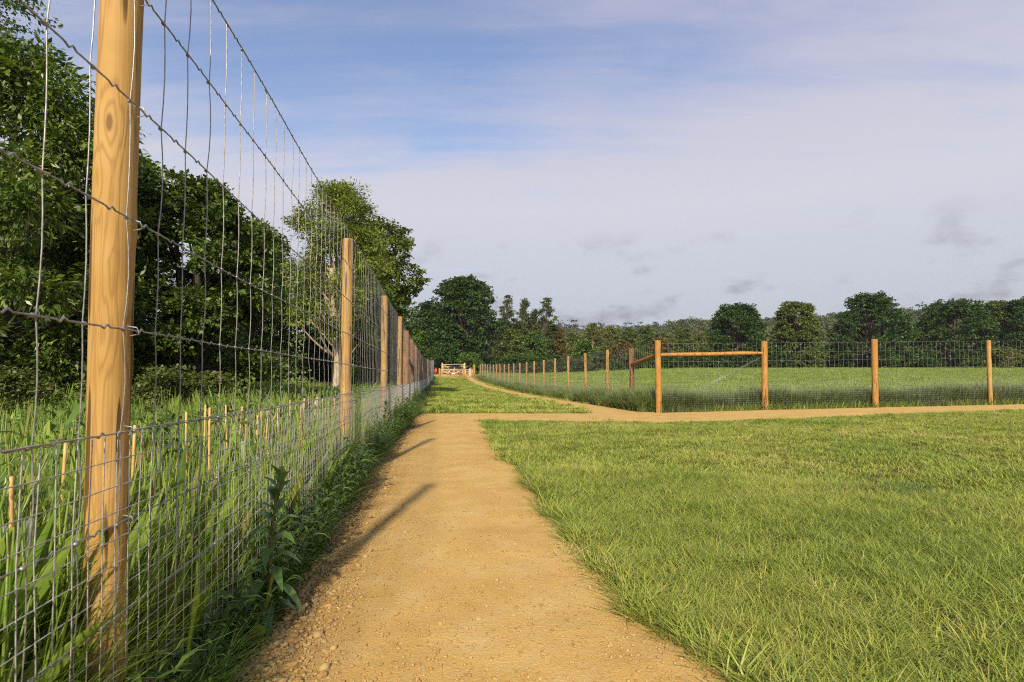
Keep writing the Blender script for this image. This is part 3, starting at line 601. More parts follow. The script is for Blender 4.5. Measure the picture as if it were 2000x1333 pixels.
def tree(name, label, cat, x, y, H, z0, Rx, nl, lr, nleaf, Ln, Wd, lm, tr=0.15, prof='round', bark='bark', group=None, lean=(0, 0), trunks=1, droop=0.3, Ry=None, per=26, spread=0.16, twigs=0, inner=0.35, extra=(), seed=None, top=0.8):
    global TREES; TREES += 1
    rs = np.random.RandomState(100 + (seed if seed is not None else TREES))
    e = thing(name, label, cat, (x, y, T1(x, y)), 0, group)
    lob = lobeset(rs, H, z0, Rx, nl, lr, prof, lean, Ry) + list(extra)
    cm, C = leaf_cloud(rs, lob, nleaf, Ln, Wd, M[lm], droop, per, spread, inner=inner)
    obj('trunk', limb_mesh(rs, H, tr, lob, M[bark], lean, trunks=trunks, twigs=C[rs.choice(len(C), min(len(C), twigs), replace=False)] if twigs else None, top=top), e)
    obj('crown', cm, e)
    return e
def at(px, D, f=1060.0): return (px - 1000) / f * D
GW = 'trees of the wood behind the left fence'
# the wood behind the left fence
tree('chestnut_tree', 'large leafy tree with drooping pointed leaves, at the left picture edge', 'tree', -8.9, 9.3, 6.7, 0.7, 2.75, 42, 0.55, 44000, 0.135, 0.05, 'chestnut', 0.14, 'round', group=GW, droop=0.55, trunks=3, twigs=260, per=20, seed=1, Ry=2.4, spread=0.22, inner=0.2)
tree('chestnut_tree', 'bushy dark tree seen just right of the nearest fence post', 'tree', -8.3, 11.6, 5.6, 0.6, 1.9, 32, 0.5, 28000, 0.125, 0.05, 'chestnut', 0.10, 'round', group=GW, droop=0.5, trunks=2, twigs=120, per=20, seed=2, spread=0.22, inner=0.2)
tree('birch_tree', 'tall birch whose small-leaved branch hangs into the top left corner', 'tree', -11.9, 11.0, 12.5, 3.6, 2.6, 22, 0.85, 30000, 0.07, 0.055, 'hazel', 0.14, 'round', group=GW, droop=0.7, twigs=120, seed=3)
tree('hazel_tree', 'rounded dark green tree between the nearest post and the pale-trunked ash', 'tree', -7.0, 12.0, 5.2, 0.4, 2.0, 40, 0.48, 42000, 0.11, 0.075, 'hazel', 0.12, 'round', group=GW, trunks=3, twigs=120, seed=4, spread=0.2, inner=0.2)
tree('hazel_tree', 'lower dark tree leaning beside the ash with sprigs above its crown', 'tree', -11.0, 23.0, 7.4, 0.4, 2.5, 24, 0.85, 36000, 0.11, 0.075, 'hazel', 0.10, 'round', group=GW, trunks=2, twigs=80, seed=5)
tree('hazel_tree', 'tall dark tree filling the wood behind the chestnut', 'tree', -14.5, 16.5, 7.0, 0.5, 3.6, 26, 1.15, 30000, 0.15, 0.11, 'hazel', 0.18, 'round', group=GW, seed=6)
tree('holly_tree', 'dense shaded tree deep in the wood behind the rounded hazel', 'tree', -13.5, 27.0, 7.2, 0.3, 3.4, 24, 1.15, 24000, 0.16, 0.12, 'oak', 0.16, 'round', group=GW, seed=7)
tree('holly_tree', 'dense shaded tree deep in the wood behind the ash', 'tree', -10.2, 29.5, 7.0, 0.3, 2.9, 22, 1.1, 20000, 0.17, 0.13, 'oak', 0.16, 'round', group=GW, seed=8)
e = tree('ash_tree', 'slender feathery ash with forked pale trunk behind the second post', 'tree', -6.55, 20.3, 8.2, 2.5, 2.2, 50, 0.5, 38000, 0.125, 0.045, 'ash', 0.15, 'round', 'ashbark', GW, trunks=2, twigs=160, spread=0.3, inner=0.5, seed=9, extra=[(0.0, 0, 7.7, 0.38), (0.9, 0, 7.3, 0.35), (-0.2, 0.1, 8.1, 0.22)], top=0.6)
tree('oak_tree', 'dark oak leaning out to the right beyond the ash', 'tree', -7.9, 29.0, 9.3, 2.0, 2.7, 24, 0.85, 26000, 0.17, 0.12, 'oakwarm', 0.2, 'round', group=GW, lean=(1.0, 0), twigs=60, seed=10)
tree('sycamore_tree', 'mid green rounded tree above the far end of the left fence', 'tree', -9.6, 43.0, 7.8, 0.8, 2.6, 20, 0.95, 17000, 0.21, 0.16, 'bright', 0.2, 'round', group=GW, seed=11)
tree('sycamore_tree', 'dark shrubby tree between the left fence and the big oak', 'tree', -12.3, 58.0, 7.6, 0.3, 3.0, 20, 1.1, 13000, 0.26, 0.20, 'oak', 0.2, 'round', group=GW, seed=12)
tree('holly_tree', 'dark low tree closing the wood behind the far left fence', 'tree', -12.0, 37.0, 6.2, 0.2, 3.2, 20, 1.1, 15000, 0.21, 0.16, 'oak', 0.18, 'round', group=GW, seed=13)
tree('holly_tree', 'shaded understorey tree behind the large chestnut', 'tree', -12.3, 13.6, 4.6, 0.1, 2.3, 18, 0.9, 14000, 0.14, 0.10, 'oak', 0.12, 'round', group=GW, seed=14)
tree('hazel_tree', 'fresh green shrubby tree filling in right of the ash', 'tree', -6.6, 26.5, 5.2, 0.3, 1.7, 24, 0.6, 20000, 0.14, 0.095, 'bright', 0.1, 'round', group=GW, trunks=2, seed=15, spread=0.2)
# brambles in front of the wood
for k, (px_, D, H, Rx, lab) in enumerate(((330, 8.7, 1.05, 0.75, 'yellowish bramble bush right of the nearest fence post'), (150, 9.6, 0.95, 1.1, 'dark bramble bush left of the nearest fence post'), (30, 8.0, 1.0, 0.7, 'pale leafy bush at the left edge under the chestnut'), (420, 10.8, 1.0, 0.7, 'small bramble bush between the first two posts'))):
    tree('bramble_bush', lab, 'bush', at(px_, D), D, H, 0.15, Rx, 14, 0.26, 7000, 0.055, 0.04, 'bramble', 0.02, 'dome', twigs=30, seed=30 + k, group='bramble bushes in front of the wood')
# the big oak behind the gate, with a skirt of branches
tree('oak_tree', 'huge dark oak towering behind the wooden gates', 'tree', -8.0, 92.0, 16.2, 1.6, 6.8, 46, 2.0, 30000, 0.42, 0.32, 'oak', 0.5, 'round', seed=40, inner=0.25)
tree('oak_tree', 'dark oak crown adjoining the huge oak on its left', 'tree', -15.0, 98.0, 12.5, 1.0, 4.5, 26, 1.7, 13000, 0.42, 0.32, 'oak', 0.4, 'round', seed=41)
tree('elder_bush', 'sunlit green bush hanging just above the small gate', 'bush', -6.7, 84.0, 3.4, 0.9, 2.2, 14, 0.75, 6000, 0.24, 0.18, 'bright', 0.1, 'dome', seed=42)
tree('holly_tree', 'dark holly filling the shade behind the parked car', 'tree', -11.0, 86.5, 4.6, 0.1, 3.2, 18, 1.2, 9000, 0.3, 0.22, 'oak', 0.15, 'dome', seed=43)
# poplars
for k, (px_, top, H0, Rx, lab) in enumerate(((980, 580, 0, 1.8, 'narrow poplar right beside the huge oak'), (1012, 585, 0, 2.0, 'narrow poplar, second from the huge oak'), (1058, 582, 0, 2.7, 'broad paired poplar, the rightmost of the poplars'), (1034, 604, 0, 1.4, 'short poplar tucked between the two taller ones'))):
    D = 118.0; H = (712 - top) / 1060 * D + EYE + 1.0
    tree('poplar_tree', lab, 'tree', at(px_, D), D + k, H, 0.5, Rx * 1.9, 70, 0.6, 11000, 0.36, 0.22, 'poplar', 0.22, 'spire', group='poplars beyond the field', seed=50 + k, lean=(1.4, 0), droop=-0.4, inner=0.5, spread=0.35)
# mixed trees beyond the hedge
GM = 'mixed trees beyond the hedge'
for k, (px_, top, D, Rx, lm, lab) in enumerate((
        (1045, 645, 100, 2.4, 'bright', 'round fresh green maple in front of the poplars'),
        (1000, 640, 112, 3.2, 'oakwarm', 'olive tree below the poplars beside the oak'),
        (1085, 640, 122, 3.6, 'russet', 'brownish willow right of the round maple'),
        (1120, 648, 128, 3.2, 'olive', 'dull olive tree beyond the brownish willow'),
        (1158, 634, 135, 3.4, 'olive', 'pale trunked willow rising above the hedge line'),
        (1192, 640, 130, 3.8, 'olive', 'broad olive willow behind the fence posts'),
        (1228, 646, 138, 3.2, 'oakwarm', 'dark olive tree behind the strainer post'),
        (1262, 640, 142, 3.6, 'oakwarm', 'green tree behind the corner post'),
        (1300, 655, 132, 3.0, 'olive', 'yellow green willow just right of the corner post'),
        (1332, 646, 140, 3.4, 'oakwarm', 'leafy tree behind the timber cross rail'),
        (1368, 652, 136, 3.2, 'olive', 'low olive tree beside the leftmost field oak'),
        (1140, 668, 104, 2.4, 'bright', 'small bright bush in the hedge line'),
        (1215, 672, 104, 2.2, 'russet', 'small rusty bush in the hedge line'),
        (1290, 668, 106, 2.0, 'russet', 'rounded tan bush beside the corner post'))):
    H = (712 - top) / 1060 * D + EYE + 0.6
    tree('oak_tree' if lm == 'oakwarm' else 'maple_tree' if lm == 'bright' else 'willow_tree', lab, 'tree' if H > 7 else 'bush', at(px_, D), D, H, 0.3, Rx, 20, Rx * 0.34, 6500, 0.36, 0.26, lm, 0.16, 'round', bark='ashbark' if 'pale' in lab else 'bark', group=GM, seed=60 + k)
# field oaks at right
GO = 'oaks along the far side of the field'
for k, (px_, top, D, Rx, lm, lab) in enumerate((
        (1440, 596, 97, 5.4, 'oak', 'leftmost field oak, its crown split in two lobes'),
        (1555, 590, 98, 4.4, 'oakwarm', 'upright field oak with ragged top behind the second rail post'),
        (1702, 577, 97, 7.0, 'oak', 'tallest field oak, behind the third right-hand post'),
        (1865, 587, 99, 7.4, 'oak', 'broad domed field oak left of the thin post'),
        (1950, 590, 104, 3.6, 'oakwarm', 'lighter green oak showing between two dark ones'),
        (2010, 584, 100, 5.0, 'oak', 'dark field oak cut by the right picture edge'),
        (2120, 580, 101, 6.5, 'oak', 'field oak beyond the right picture edge'))):
    H = (712 - top) / 1060 * D + EYE - T1(at(px_, D), D)
    tree('oak_tree', lab, 'tree', at(px_, D), D, H, 0.5, Rx, 52, Rx * 0.23, 26000, 0.36, 0.27, lm, 0.3, 'dome', group=GO, seed=80 + k, inner=0.4)
tree('hawthorn_bush', 'olive hawthorn bush at the field edge by the right picture side', 'bush', at(1955, 92), 92, 3.6, 0.3, 2.9, 14, 0.9, 5000, 0.26, 0.2, 'olive', 0.1, 'dome', seed=95)
for k, (px_, D, H, Rx) in enumerate(((1610, 99, 4.2, 4.5), (1500, 96, 3.8, 4.0), (1785, 97, 3.4, 4.0), (1395, 95, 3.5, 4.0))):
    tree('hawthorn_bush', ('dark scrub between the upright oak and the tallest oak', 'dark scrub under the gap between the two leftmost oaks', 'dark scrub at the foot of the tallest oak', 'dark scrub left of the leftmost field oak')[k], 'bush', at(px_, D), D, H, 0.1, Rx, 16, 1.0, 6000, 0.34, 0.26, 'oak', 0.1, 'dome', seed=96 + k, group='scrub under the field oaks')
# hedge at the back of the field
rs = np.random.RandomState(77)
def hedge(name, label, x0, x1, D, H, n, lm):
    lob = []
    for k in range(n):
        u = (k + rs.rand()) / n; h = H * rs.uniform(0.65, 1.1); lob.append(((x1 - x0) * (u - 0.5), rs.uniform(-1.2, 1.2), h * rs.uniform(0.25, 0.7), rs.uniform(0.9, 1.5)))
    e = thing(name, label, 'hedge', ((x0 + x1) / 2, D, T1((x0 + x1) / 2, D)))
    cm, C = leaf_cloud(rs, lob, n * 420, 0.32, 0.24, M[lm], 0.2, 24, 0.2); obj('foliage', cm, e)
    for l in lob[::3]: obj('stem', MB().tube([(l[0], l[1], -0.6), (l[0] + 0.1, l[1], l[2] * 0.6), (l[0], l[1], l[2])], [0.08, 0.06, 0.03], 4).mesh('stem', M['bark'], True), e)
hedge('hedge', 'dark hedge along the far field edge behind the long fence', -4.5, 22, 94, 3.9, 46, 'oak')
hedge('hedge', 'dark hedge running on behind the timber rail to the oaks', 22, 50, 95, 3.4, 40, 'oak')
hedge('hedge', 'low dark hedge under the right-hand oaks', 50, 100, 101, 2.6, 50, 'oak')
# far woodland on the hills: one mass nobody could count
def farlump(rs, m, conifer=False):
    if conifer: lob = [(0, 0, 0.15 + 0.8 * k / 7, 0.17 * (1.05 - k / 7.5)) for k in range(8)]
    else: lob = [(rs.uniform(-.28, .28), rs.uniform(-.28, .28), rs.uniform(0.3, 0.78), rs.uniform(0.16, 0.28)) for k in range(9)]
    return leaf_cloud(rs, lob, 420, 0.085, 0.07, m, 0.2, 14, 0.22)[0]
fl = [farlump(rs, M['farwood']) for k in range(5)] + [farlump(rs, M['conifer'], True) for k in range(2)]
n = 5200; th = rs.uniform(R(-14), R(47), n); r = 165 * (980 / 165) ** (rs.rand(n) ** 0.8)
x = r * np.sin(th); y = r * np.cos(th)
clear = ((np.abs(th - math.atan((1612 - 1000) / 1060)) < 0.012) | (np.abs(th - math.atan((1770 - 1000) / 1060)) < 0.018)) & (r > 200) & (r < 330)
k = ~clear; x, y, r = x[k], y[k], r[k]; n = len(x)
con = (r > 640) & (rs.rand(n) < 0.35)
sz = np.where(con, rs.uniform(15, 24, n), rs.uniform(8, 15, n))
scatter('far_woodland', np.stack([x, y, terr(x, y) - 1.0], -1), rs.rand(n) * 6.28, np.zeros((n, 2)), np.stack([sz * 1.05, sz * 1.05, sz], -1), np.where(con, 5 + rs.randint(0, 2, n), rs.randint(0, 5, n)), fl, 'distant wooded hills beyond the field', 'woodland')
# ------------------------------------------------------------------ fences
rs = np.random.RandomState(21)
def post_mesh(h, r, seed, m, bury=0.35, rings=22, sides=20, taper=0.0):
    q = np.random.RandomState(seed); zs = np.concatenate([np.linspace(-bury, h - 0.012, rings), [h - 0.003, h]])
    a = np.arange(sides) * 2 * math.pi / sides; V = []
    kn = [(q.uniform(0, h), q.uniform(0, 6.28), q.uniform(0.002, 0.005)) for k in range(9)]
    for i, z in enumerate(zs):
        rr = r * (1 - taper * max(0, z) / h) * (1 + 0.02 * math.sin(z * 2.3 + seed) + 0.012 * math.sin(z * 6.1 + 2 * seed))
        rad = np.full(sides, rr) * (1 + 0.018 * np.sin(2 * a + seed) + 0.010 * np.sin(5 * a + z * 1.5))
        for kz, ka, kh in kn: rad = rad + kh * np.exp(-((z - kz) / 0.035) ** 2) * np.exp(-(np.angle(np.exp(1j * (a - ka))) / 0.4) ** 2)
        if i == len(zs) - 1: rad = rad * 0.93
        bend = 0.006 * math.sin(z * 1.7 + seed)
        V.append(np.stack([rad * np.cos(a) + bend, rad * np.sin(a), np.full(sides, z)], -1))
    V = np.concatenate(V + [np.array([[0, 0, h - 0.001]])]); k = len(zs); i = np.arange(k - 1)[:, None] * sides; j = np.arange(sides)[None]; j2 = (j + 1) % sides
    Q = np.stack([i + j, i + j2, i + sides + j2, i + sides + j], -1).reshape(-1, 4); top = (k - 1) * sides
    T = [(top + c, top + (c + 1) % sides, len(V) - 1) for c in range(sides)]
    me = mesh('post', V, [Q, np.array(T)], m, True)
    return me
class Line:
    """a fence run along a polyline in plan, following the ground"""
    def __init__(s, pts):
        s.p = np.asarray(pts, float); d = np.hypot(*np.diff(s.p, axis=0).T); s.c = np.concatenate([[0], np.cumsum(d)]); s.len = s.c[-1]
    def xy(s, t): return np.stack([np.interp(t, s.c, s.p[:, 0]), np.interp(t, s.c, s.p[:, 1])], -1)
    def nrm(s, t):
        a = s.xy(np.asarray(t) + 0.05) - s.xy(np.asarray(t) - 0.05); a /= np.linalg.norm(a, axis=-1)[..., None] + 1e-9
        return np.stack([a[..., 1], -a[..., 0]], -1)
def build_netting(fence, line, hs, mh, stay=0.15, rl=0.0022, rst=0.0018, rm=0.0011, nearfirst=True, t0=0.0, orig=(0, 0, 0), finelen=9.0, phase=0.0, msp=0.051, mdz=0.0615, big_knots=True, nind=300, fade=None):
    o3 = np.asarray(orig)
    def p3(t, h, off=0.0):
        q = line.xy(t); n = line.nrm(t); x = q[..., 0] + n[..., 0] * off; y = q[..., 1] + n[..., 1] * off
        return np.stack([x, y, terr(x, y) + h], -1) - o3
    ts = np.arange(t0 + phase, line.len, stay); ns = len(ts)
    # line wires, with a crimp between each pair of stays
    wob = {}
    for hi, h in enumerate(hs):
        t = np.concatenate([np.arange(t0, min(t0 + finelen, line.len), 0.0125), np.arange(min(t0 + finelen, line.len), line.len + 0.01, 0.075)])
        ph = ((t - t0 - phase) / stay) % 1.0
        cr = np.where(t < t0 + finelen, 0.007 * np.exp(-((ph - 0.5) / 0.12) ** 2) * np.sin((ph - 0.5) * 26), 0)
        sag = 0.012 * (vn(t, t * 0 + hi * 7.3, 0.6) - 0.5) + 0.006 * (vn(t, t * 0 + hi * 3.1, 2.2) - 0.5)
        wob[hi] = lambda tt, hi=hi: 0.012 * (vn(tt, np.asarray(tt) * 0 + hi * 7.3, 0.6) - 0.5) + 0.006 * (vn(tt, np.asarray(tt) * 0 + hi * 3.1, 2.2) - 0.5)
        P = p3(t, h + sag + cr, 0.004 * np.sin(t * 3 + hi))
        mb = MB().tube(P, rl * (1.15 if hi in (0, len(hs) - 1) else 1), 5 if finelen > 0 else 3, False)
        if big_knots:
            for tk in ts[ts < t0 + finelen]:
                q = p3(np.array([tk - 0.007, tk - 0.003, tk + 0.003, tk + 0.007]), h + wob[hi](tk)); mb.tube(q, [rl * 1.2, rl * 2.2, rl * 2.2, rl * 1.2], 7)
        obj('line_wire', mb.mesh('line_wire', M['wire'], True), fence)
    hs_s = np.sort(np.asarray(hs)); order = np.argsort(hs)
    rest = MB()
    for i, tk in enumerate(ts):
        P = []; bow = np.abs(rs.randn(len(hs))) * 0.003 + 0.002; dt = np.cumsum(rs.randn(len(hs)) * 0.0018)
        for a in range(len(hs_s)):
            zz_ = hs_s[a] + wob[order[a]](tk)
            P.append((tk + dt[a], float(zz_), 0.0))
            if a < len(hs_s) - 1 and tk < t0 + 14:
                zn = hs_s[a + 1]; 
                for f_ in (0.25, 0.5, 0.75): P.append((tk + dt[a] * (1 - f_) + dt[a + 1] * f_ + bow[a] * 1.0 * math.sin(f_ * 3.14), float(zz_ + (zn - zz_) * f_), bow[a] * 0.8 * math.sin(f_ * 3.14)))
        P = np.array(P); Q = p3(P[:, 0], P[:, 1], P[:, 2])
        if i < nind: obj('stay_wire', MB().tube(Q, rst, 4 if tk < t0 + 10 else 3, False).mesh('stay_wire', M['wire'], True), fence)
        else: rest.tube(Q, rst, 3, False)
    if rest.n: tag(obj('stay_wire', rest.mesh('stay_wire', M['wire'], True), fence), kind='stuff')
    # fine rabbit netting on the lower part
    mb = MB()
    for k in range(int(mh / mdz) + 1):
        h = mh - k * mdz
        t = np.concatenate([np.arange(t0, min(t0 + 10, line.len), 0.06), np.arange(min(t0 + 10, line.len), line.len, 0.3)])
        mb.tube(p3(t, h + 0.006 * (vn(t, t * 0 + k, 1.4) - 0.5) + 0.004 * (vn(t, t * 0 + k * 3.3, 5) - 0.5), 0.010 + 0.004 * np.sin(t * 1.3 + k)), rm, 3, False)
    for tk in np.arange(t0, line.len, msp):
        n_ = 5 if tk < t0 + 10 else 2
        hh = np.linspace(mh, 0.0, n_); P = p3(tk + 0.004 * rs.randn(n_), hh, 0.011 + 0.004 * np.sin(tk * 1.3 + hh * 9)); mb.tube(P, rm, 3, False)
    tag(obj('fine_netting', mb.mesh('fine_netting', M['netting'], True), fence), kind='stuff')
# left fence along the path
yl = np.array([-2.5, 1.28, 12, 30, 50, 71]); LL = Line(np.stack([XL(yl), yl], -1))
fo = (float(XL(1.37)) - 0.05, 1.37, T1(-1, 1.37))
fence = thing('wire_fence', 'tall deer fence of peeled round posts and wire netting beside the path at left', 'fence', fo)
t_of = lambda y: float(np.interp(y, [-2.5, 71], [0, LL.len]))
build_netting(fence, LL, [2.22, 1.93, 1.635, 1.34, 1.07, 0.82, 0.60, 0.38, 0.15], 0.82, orig=fo, t0=2.3, finelen=9.0, phase=0.055, rl=0.0024, rst=0.0018, rm=0.0016)
lp = [(-2.3, 2.2, 0.052), (1.37, 2.26, 0.047), (5.0, 2.24, 0.049), (8.6, 2.26, 0.049), (12.2, 2.34, 0.049)]
PM = [post_mesh(2.26, 0.047, 3, M['post'], rings=60, sides=32), post_mesh(2.26, 0.049, 5, M['post']), post_mesh(2.26, 0.049, 8, M['post']), post_mesh(2.26, 0.049, 13, M['post'])]
for k, (y, h, r) in enumerate(lp):
    x = float(XL(y)) - r - (0.006 if k != 1 else 0.002); o = obj('post', PM[0] if k == 1 else PM[1 + k % 3], fence, (x - fo[0], y - fo[1], T1(x, y) - fo[2]), (R(0.4 * math.sin(k * 5)), R((0.5, -0.35, 0.3, 0.1, 0.2)[k]), k * 1.9 if k != 1 else 0.4))
    o.scale[2] = h / 2.26
    for h in (2.22, 1.93, 1.635, 1.34, 1.07, 0.82, 0.60) if k in (1, 2, 3) else ():
        zz_ = T1(x, y) + h; xx = float(XL(y)) + 0.004
        obj('staple', MB().tube(np.array([(xx - 0.02, y - 0.006, zz_ + 0.012), (xx + 0.003, y - 0.004, zz_ + 0.008), (xx + 0.004, y, zz_), (xx + 0.003, y + 0.004, zz_ - 0.008), (xx - 0.02, y + 0.006, zz_ - 0.012)]) - np.array(fo), 0.0012, 5).mesh('staple', M['netting'], True), fence)
for k, y in enumerate((15.6, 19.1, 22.6)):
    x = float(XL(y)) - 0.09; o = obj('strainer_post', post_mesh(2.32, 0.085, 40 + k, M['strainer']), fence, (x - fo[0], y - fo[1], T1(x, y) - fo[2]), (0, 0, k))
for (ya, yb, ha, hb) in ((15.65, 19.0, 1.55, 1.50), (19.2, 22.5, 1.75, 0.5)):
    xa, xb = float(XL(ya)) - 0.1, float(XL(yb)) - 0.1
    obj('brace_rail', MB().tube(np.array([(xa, ya, T1(xa, ya) + ha), ((xa + xb) / 2, (ya + yb) / 2, (T1(xa, ya) + ha + T1(xb, yb) + hb) / 2), (xb, yb, T1(xb, yb) + hb)]) - np.array(fo), 0.055, 12).mesh('brace_rail', M['strainer'], True), fence)
for k, y in enumerate(np.arange(26.1, 71.5, 3.4)):
    x = float(XL(y)) - 0.055; h = 2.26 - 0.35 * ss((y - 40) / 30); o = obj('post', PM[1 + k % 3], fence, (x - fo[0], y - fo[1], T1(x, y) - fo[2]), (R(0.6 * math.sin(k * 5)), R(0.6 * math.cos(k * 3)), k * 1.7)); o.scale[2] = float(h) / 2.26
# right fence: run to the gate and run across, joined at the corner post
co = (4.06, 15.1, T1(4.06, 15.1))
rf = thing('wire_fence', 'deer fence turning a corner round the pasture, with timber cross rail', 'fence', co)
yr = np.linspace(15.1, 71, 15); LA = Line(np.stack([XR(yr), yr], -1)[:, :]); LB = Line(np.stack(EF, -1)[:6])
hsr = [1.92, 1.66, 1.41, 1.16, 0.96, 0.78, 0.56, 0.35, 0.13]
build_netting(rf, LB, hsr, 0.78, orig=co, finelen=0, big_knots=False, rl=0.0026, rst=0.0027, rm=0.0011, nind=120)
build_netting(rf, LA, hsr, 0.78, orig=co, finelen=0, big_knots=False, rl=0.0026, rst=0.0024, rm=0.0011, nind=180)
RP = [post_mesh(2.0, 0.055, 60 + k, M['post']) for k in range(3)]; RS = [post_mesh(2.0, 0.085, 70 + k, M['orange']) for k in range(3)]; RD = post_mesh(1.9, 0.085, 77, M['strainer'])
def rpost(nm, me, x, y, rz, sz=1.0, tilt=0): 
    o = obj(nm, me, rf, (x - co[0], y - co[1], T1(x, y) - co[2]), (R(tilt), R(tilt * 0.6), rz)); o.scale[2] = sz; return o
rpost('corner_post', RS[0], 4.04, 15.02, 0.3, 1.0)
rpost('strainer_post', RS[1], 7.20, 15.50, 2.0, 0.98, 0.5)
rpost('strainer_post', RS[2], 10.60, 15.90, 4.0, 1.0, -0.6)
for k, (x, y) in enumerate(((14.34, 16.32), (18.2, 16.82))): rpost('post', RP[k], x, y, k, 0.97)
rpost('strainer_post', RD, float(XR(17.3)) + 0.08, 17.3, 1.0)['label'] = 'dark stained strainer post behind the corner'
for k, y in enumerate(np.arange(19.6, 71, 2.75)):
    if abs(y - 52.6) < 1.0: rpost('strainer_post', RS[k % 3], float(XR(y)) + 0.07, y, k, 0.98)
    else: rpost('post', RP[k % 3], float(XR(y)) + 0.06, y, k * 2.0, 0.99 - 0.06 * float(ss((y - 40) / 30)), 0.6 * math.sin(k * 4))
zc_ = lambda x, y, h: np.array([x - co[0], y - co[1], T1(x, y) + h - co[2]])
def rail(p, q, r, m):
    tt = np.linspace(0, 1, 9)[:, None]; P = p * (1 - tt) + q * tt; P[:, 2] += 0.004 * np.sin(np.arange(9) * 1.3)
    obj('cross_rail', MB().tube(P, r * np.array([.7, .95, 1, 1.02, 1, .99, 1, .95, .7]), 14).mesh('cross_rail', m, True), rf)
rail(zc_(4.10, 15.03, 1.60), zc_(7.14, 15.49, 1.63), 0.052, M['orange'])
rail(zc_(4.05, 15.22, 1.60), zc_(float(XR(17.3)) + 0.07, 17.25, 1.40), 0.06, M['strainer'])
for dz in (0.0, 0.05):
    obj('brace_wire', MB().tube([zc_(7.26, 15.60, 1.56 + dz * .3), zc_(4.9, 15.25, 0.42 + dz)], 0.0055, 6).mesh('brace_wire', M['wire'], True), rf)
# ------------------------------------------------------------------ gates, car and things round them
def bar_box(p, q, wdt, thk):
    p = Vector(p); q = Vector(q); d = q - p; rot = d.to_track_quat('X', 'Z').to_matrix(); mb = MB(); mb.box((p + q) / 2, (d.length, thk, wdt), rot)
    V = mb.V[0]; return mb
GY = 71.2
def gate(name, label, x0, x1, y, z0, h, bars, braces, posts, m='gate'):
    zb = T1((x0 + x1) / 2, y) + z0; e = thing(name, label, 'gate', (x0, y, zb)); wd = x1 - x0
    for px_, ph, pr, pm in posts:
        mb = MB(); mb.box((px_, 0.02, (ph - 0.4) / 2), (pr, pr, ph + 0.4)); mb.box((px_, 0.02, ph + 0.012), (pr * 0.8, pr * 0.8, 0.024)); obj('gate_post', mb.mesh('gate_post', M[pm]), e)
    for xx in (0.04, wd - 0.04): obj('stile', MB().box((xx, 0, h / 2 + 0.04), (0.075, 0.07, h - 0.04)).mesh('stile', M[m]), e)
    for k, z in enumerate(bars): obj('bar', MB().box((wd / 2, 0.0, z), (wd - 0.152, 0.03, 0.085 if k < len(bars) - 1 else 0.10)).mesh('bar', M[m]), e)
    for (a, b) in braces: obj('brace', bar_box((a[0] * wd, -0.042, a[1] * h), (b[0] * wd, -0.042, b[1] * h), 0.075, 0.03).mesh('brace', M[m]), e)
    for z in (bars[0], bars[-1]):
        obj('hinge', MB().box((wd - 0.25, -0.063, z), (0.45, 0.008, 0.035)).mesh('hinge', M['wire']), e)
    return e
xg = lambda px_, D=GY: at(px_, D)
gate('field_gate', 'wide pale wooden five-bar gate in front of the parked car', xg(861), xg(904), GY, 0.05, 1.05, (0.16, 0.38, 0.59, 0.79, 1.0),
     [((0.04, 0.95), (0.45, 0.14)), ((0.96, 0.95), (0.55, 0.14)), ((0.45, 0.95), (0.30, 0.2)), ((0.55, 0.95), (0.72, 0.2))], [(-0.16, 1.12, 0.2, 'orange'), (xg(904) - xg(861) + 0.16, 1.12, 0.2, 'orange')])
gate('foot_gate', 'small wooden pedestrian gate beside the wide gate', xg(909), xg(923.5), GY, 0.05, 1.05, (0.16, 0.38, 0.59, 0.79, 1.0),
     [((0.05, 0.12), (0.95, 0.9))], [(-0.06, 1.72, 0.12, 'gate'), (xg(923.5) - xg(909) + 0.20, 1.66, 0.24, 'orange')])
GY2 = 80.0
gate('field_gate', 'taller wooden gate standing behind the parked car', xg(865, GY2), xg(906, GY2), GY2, 0.42, 1.28, (0.2, 0.45, 0.70, 0.92, 1.22),
     [((0.04, 0.95), (0.5, 0.14)), ((0.96, 0.95), (0.5, 0.14))], [(-0.1, 1.45, 0.16, 'gate'), (xg(906, GY2) - xg(865, GY2) + 0.1, 1.45, 0.16, 'gate')])
# parked car seen from the front
M['white'] = simple('dark_car_paint', (0.035, 0.036, 0.04), 0.25); M['glass'] = simple('dark_glass', (0.012, 0.014, 0.017), 0.12); M['blackp'] = simple('black_plastic', (0.02, 0.02, 0.022), 0.5)
M['tyre'] = simple('tyre_rubber', (0.02, 0.02, 0.02), 0.8); M['chrome'] = simple('alloy', (0.5, 0.5, 0.5), 0.3, 0.9); M['lamp'] = simple('headlight', (0.75, 0.75, 0.72), 0.15); M['plate'] = simple('number_plate', (0.75, 0.75, 0.7), 0.4)
cx, cy = xg(886, 75.0), 75.0
car = thing('parked_car', 'dark car parked behind the wide wooden gate', 'car', (cx, cy, T1(cx, cy) + 0.05))
def loft(secs, m, name, parent):     # secs: (y, [(halfwidth, z), ...]) mirrored
    mb = MB(); k = len(secs[0][1]); V = []
    for y, pr in secs: V += [(-w_, y, z) for w_, z in pr] + [(w_, y, z) for w_, z in reversed(pr)]
    n = 2 * k; Q = []
    for i in range(len(secs) - 1):
        for j in range(n): Q.append((i * n + j, i * n + (j + 1) % n, (i + 1) * n + (j + 1) % n, (i + 1) * n + j))
    for j in range(k - 1):
        Q.append((j, j + 1, n - 2 - j, n - 1 - j)[::-1]); o_ = (len(secs) - 1) * n; Q.append((o_ + j, o_ + j + 1, o_ + n - 2 - j, o_ + n - 1 - j))
    mb.add(V, Q); return obj(name, mb.mesh(name, m, False), parent)
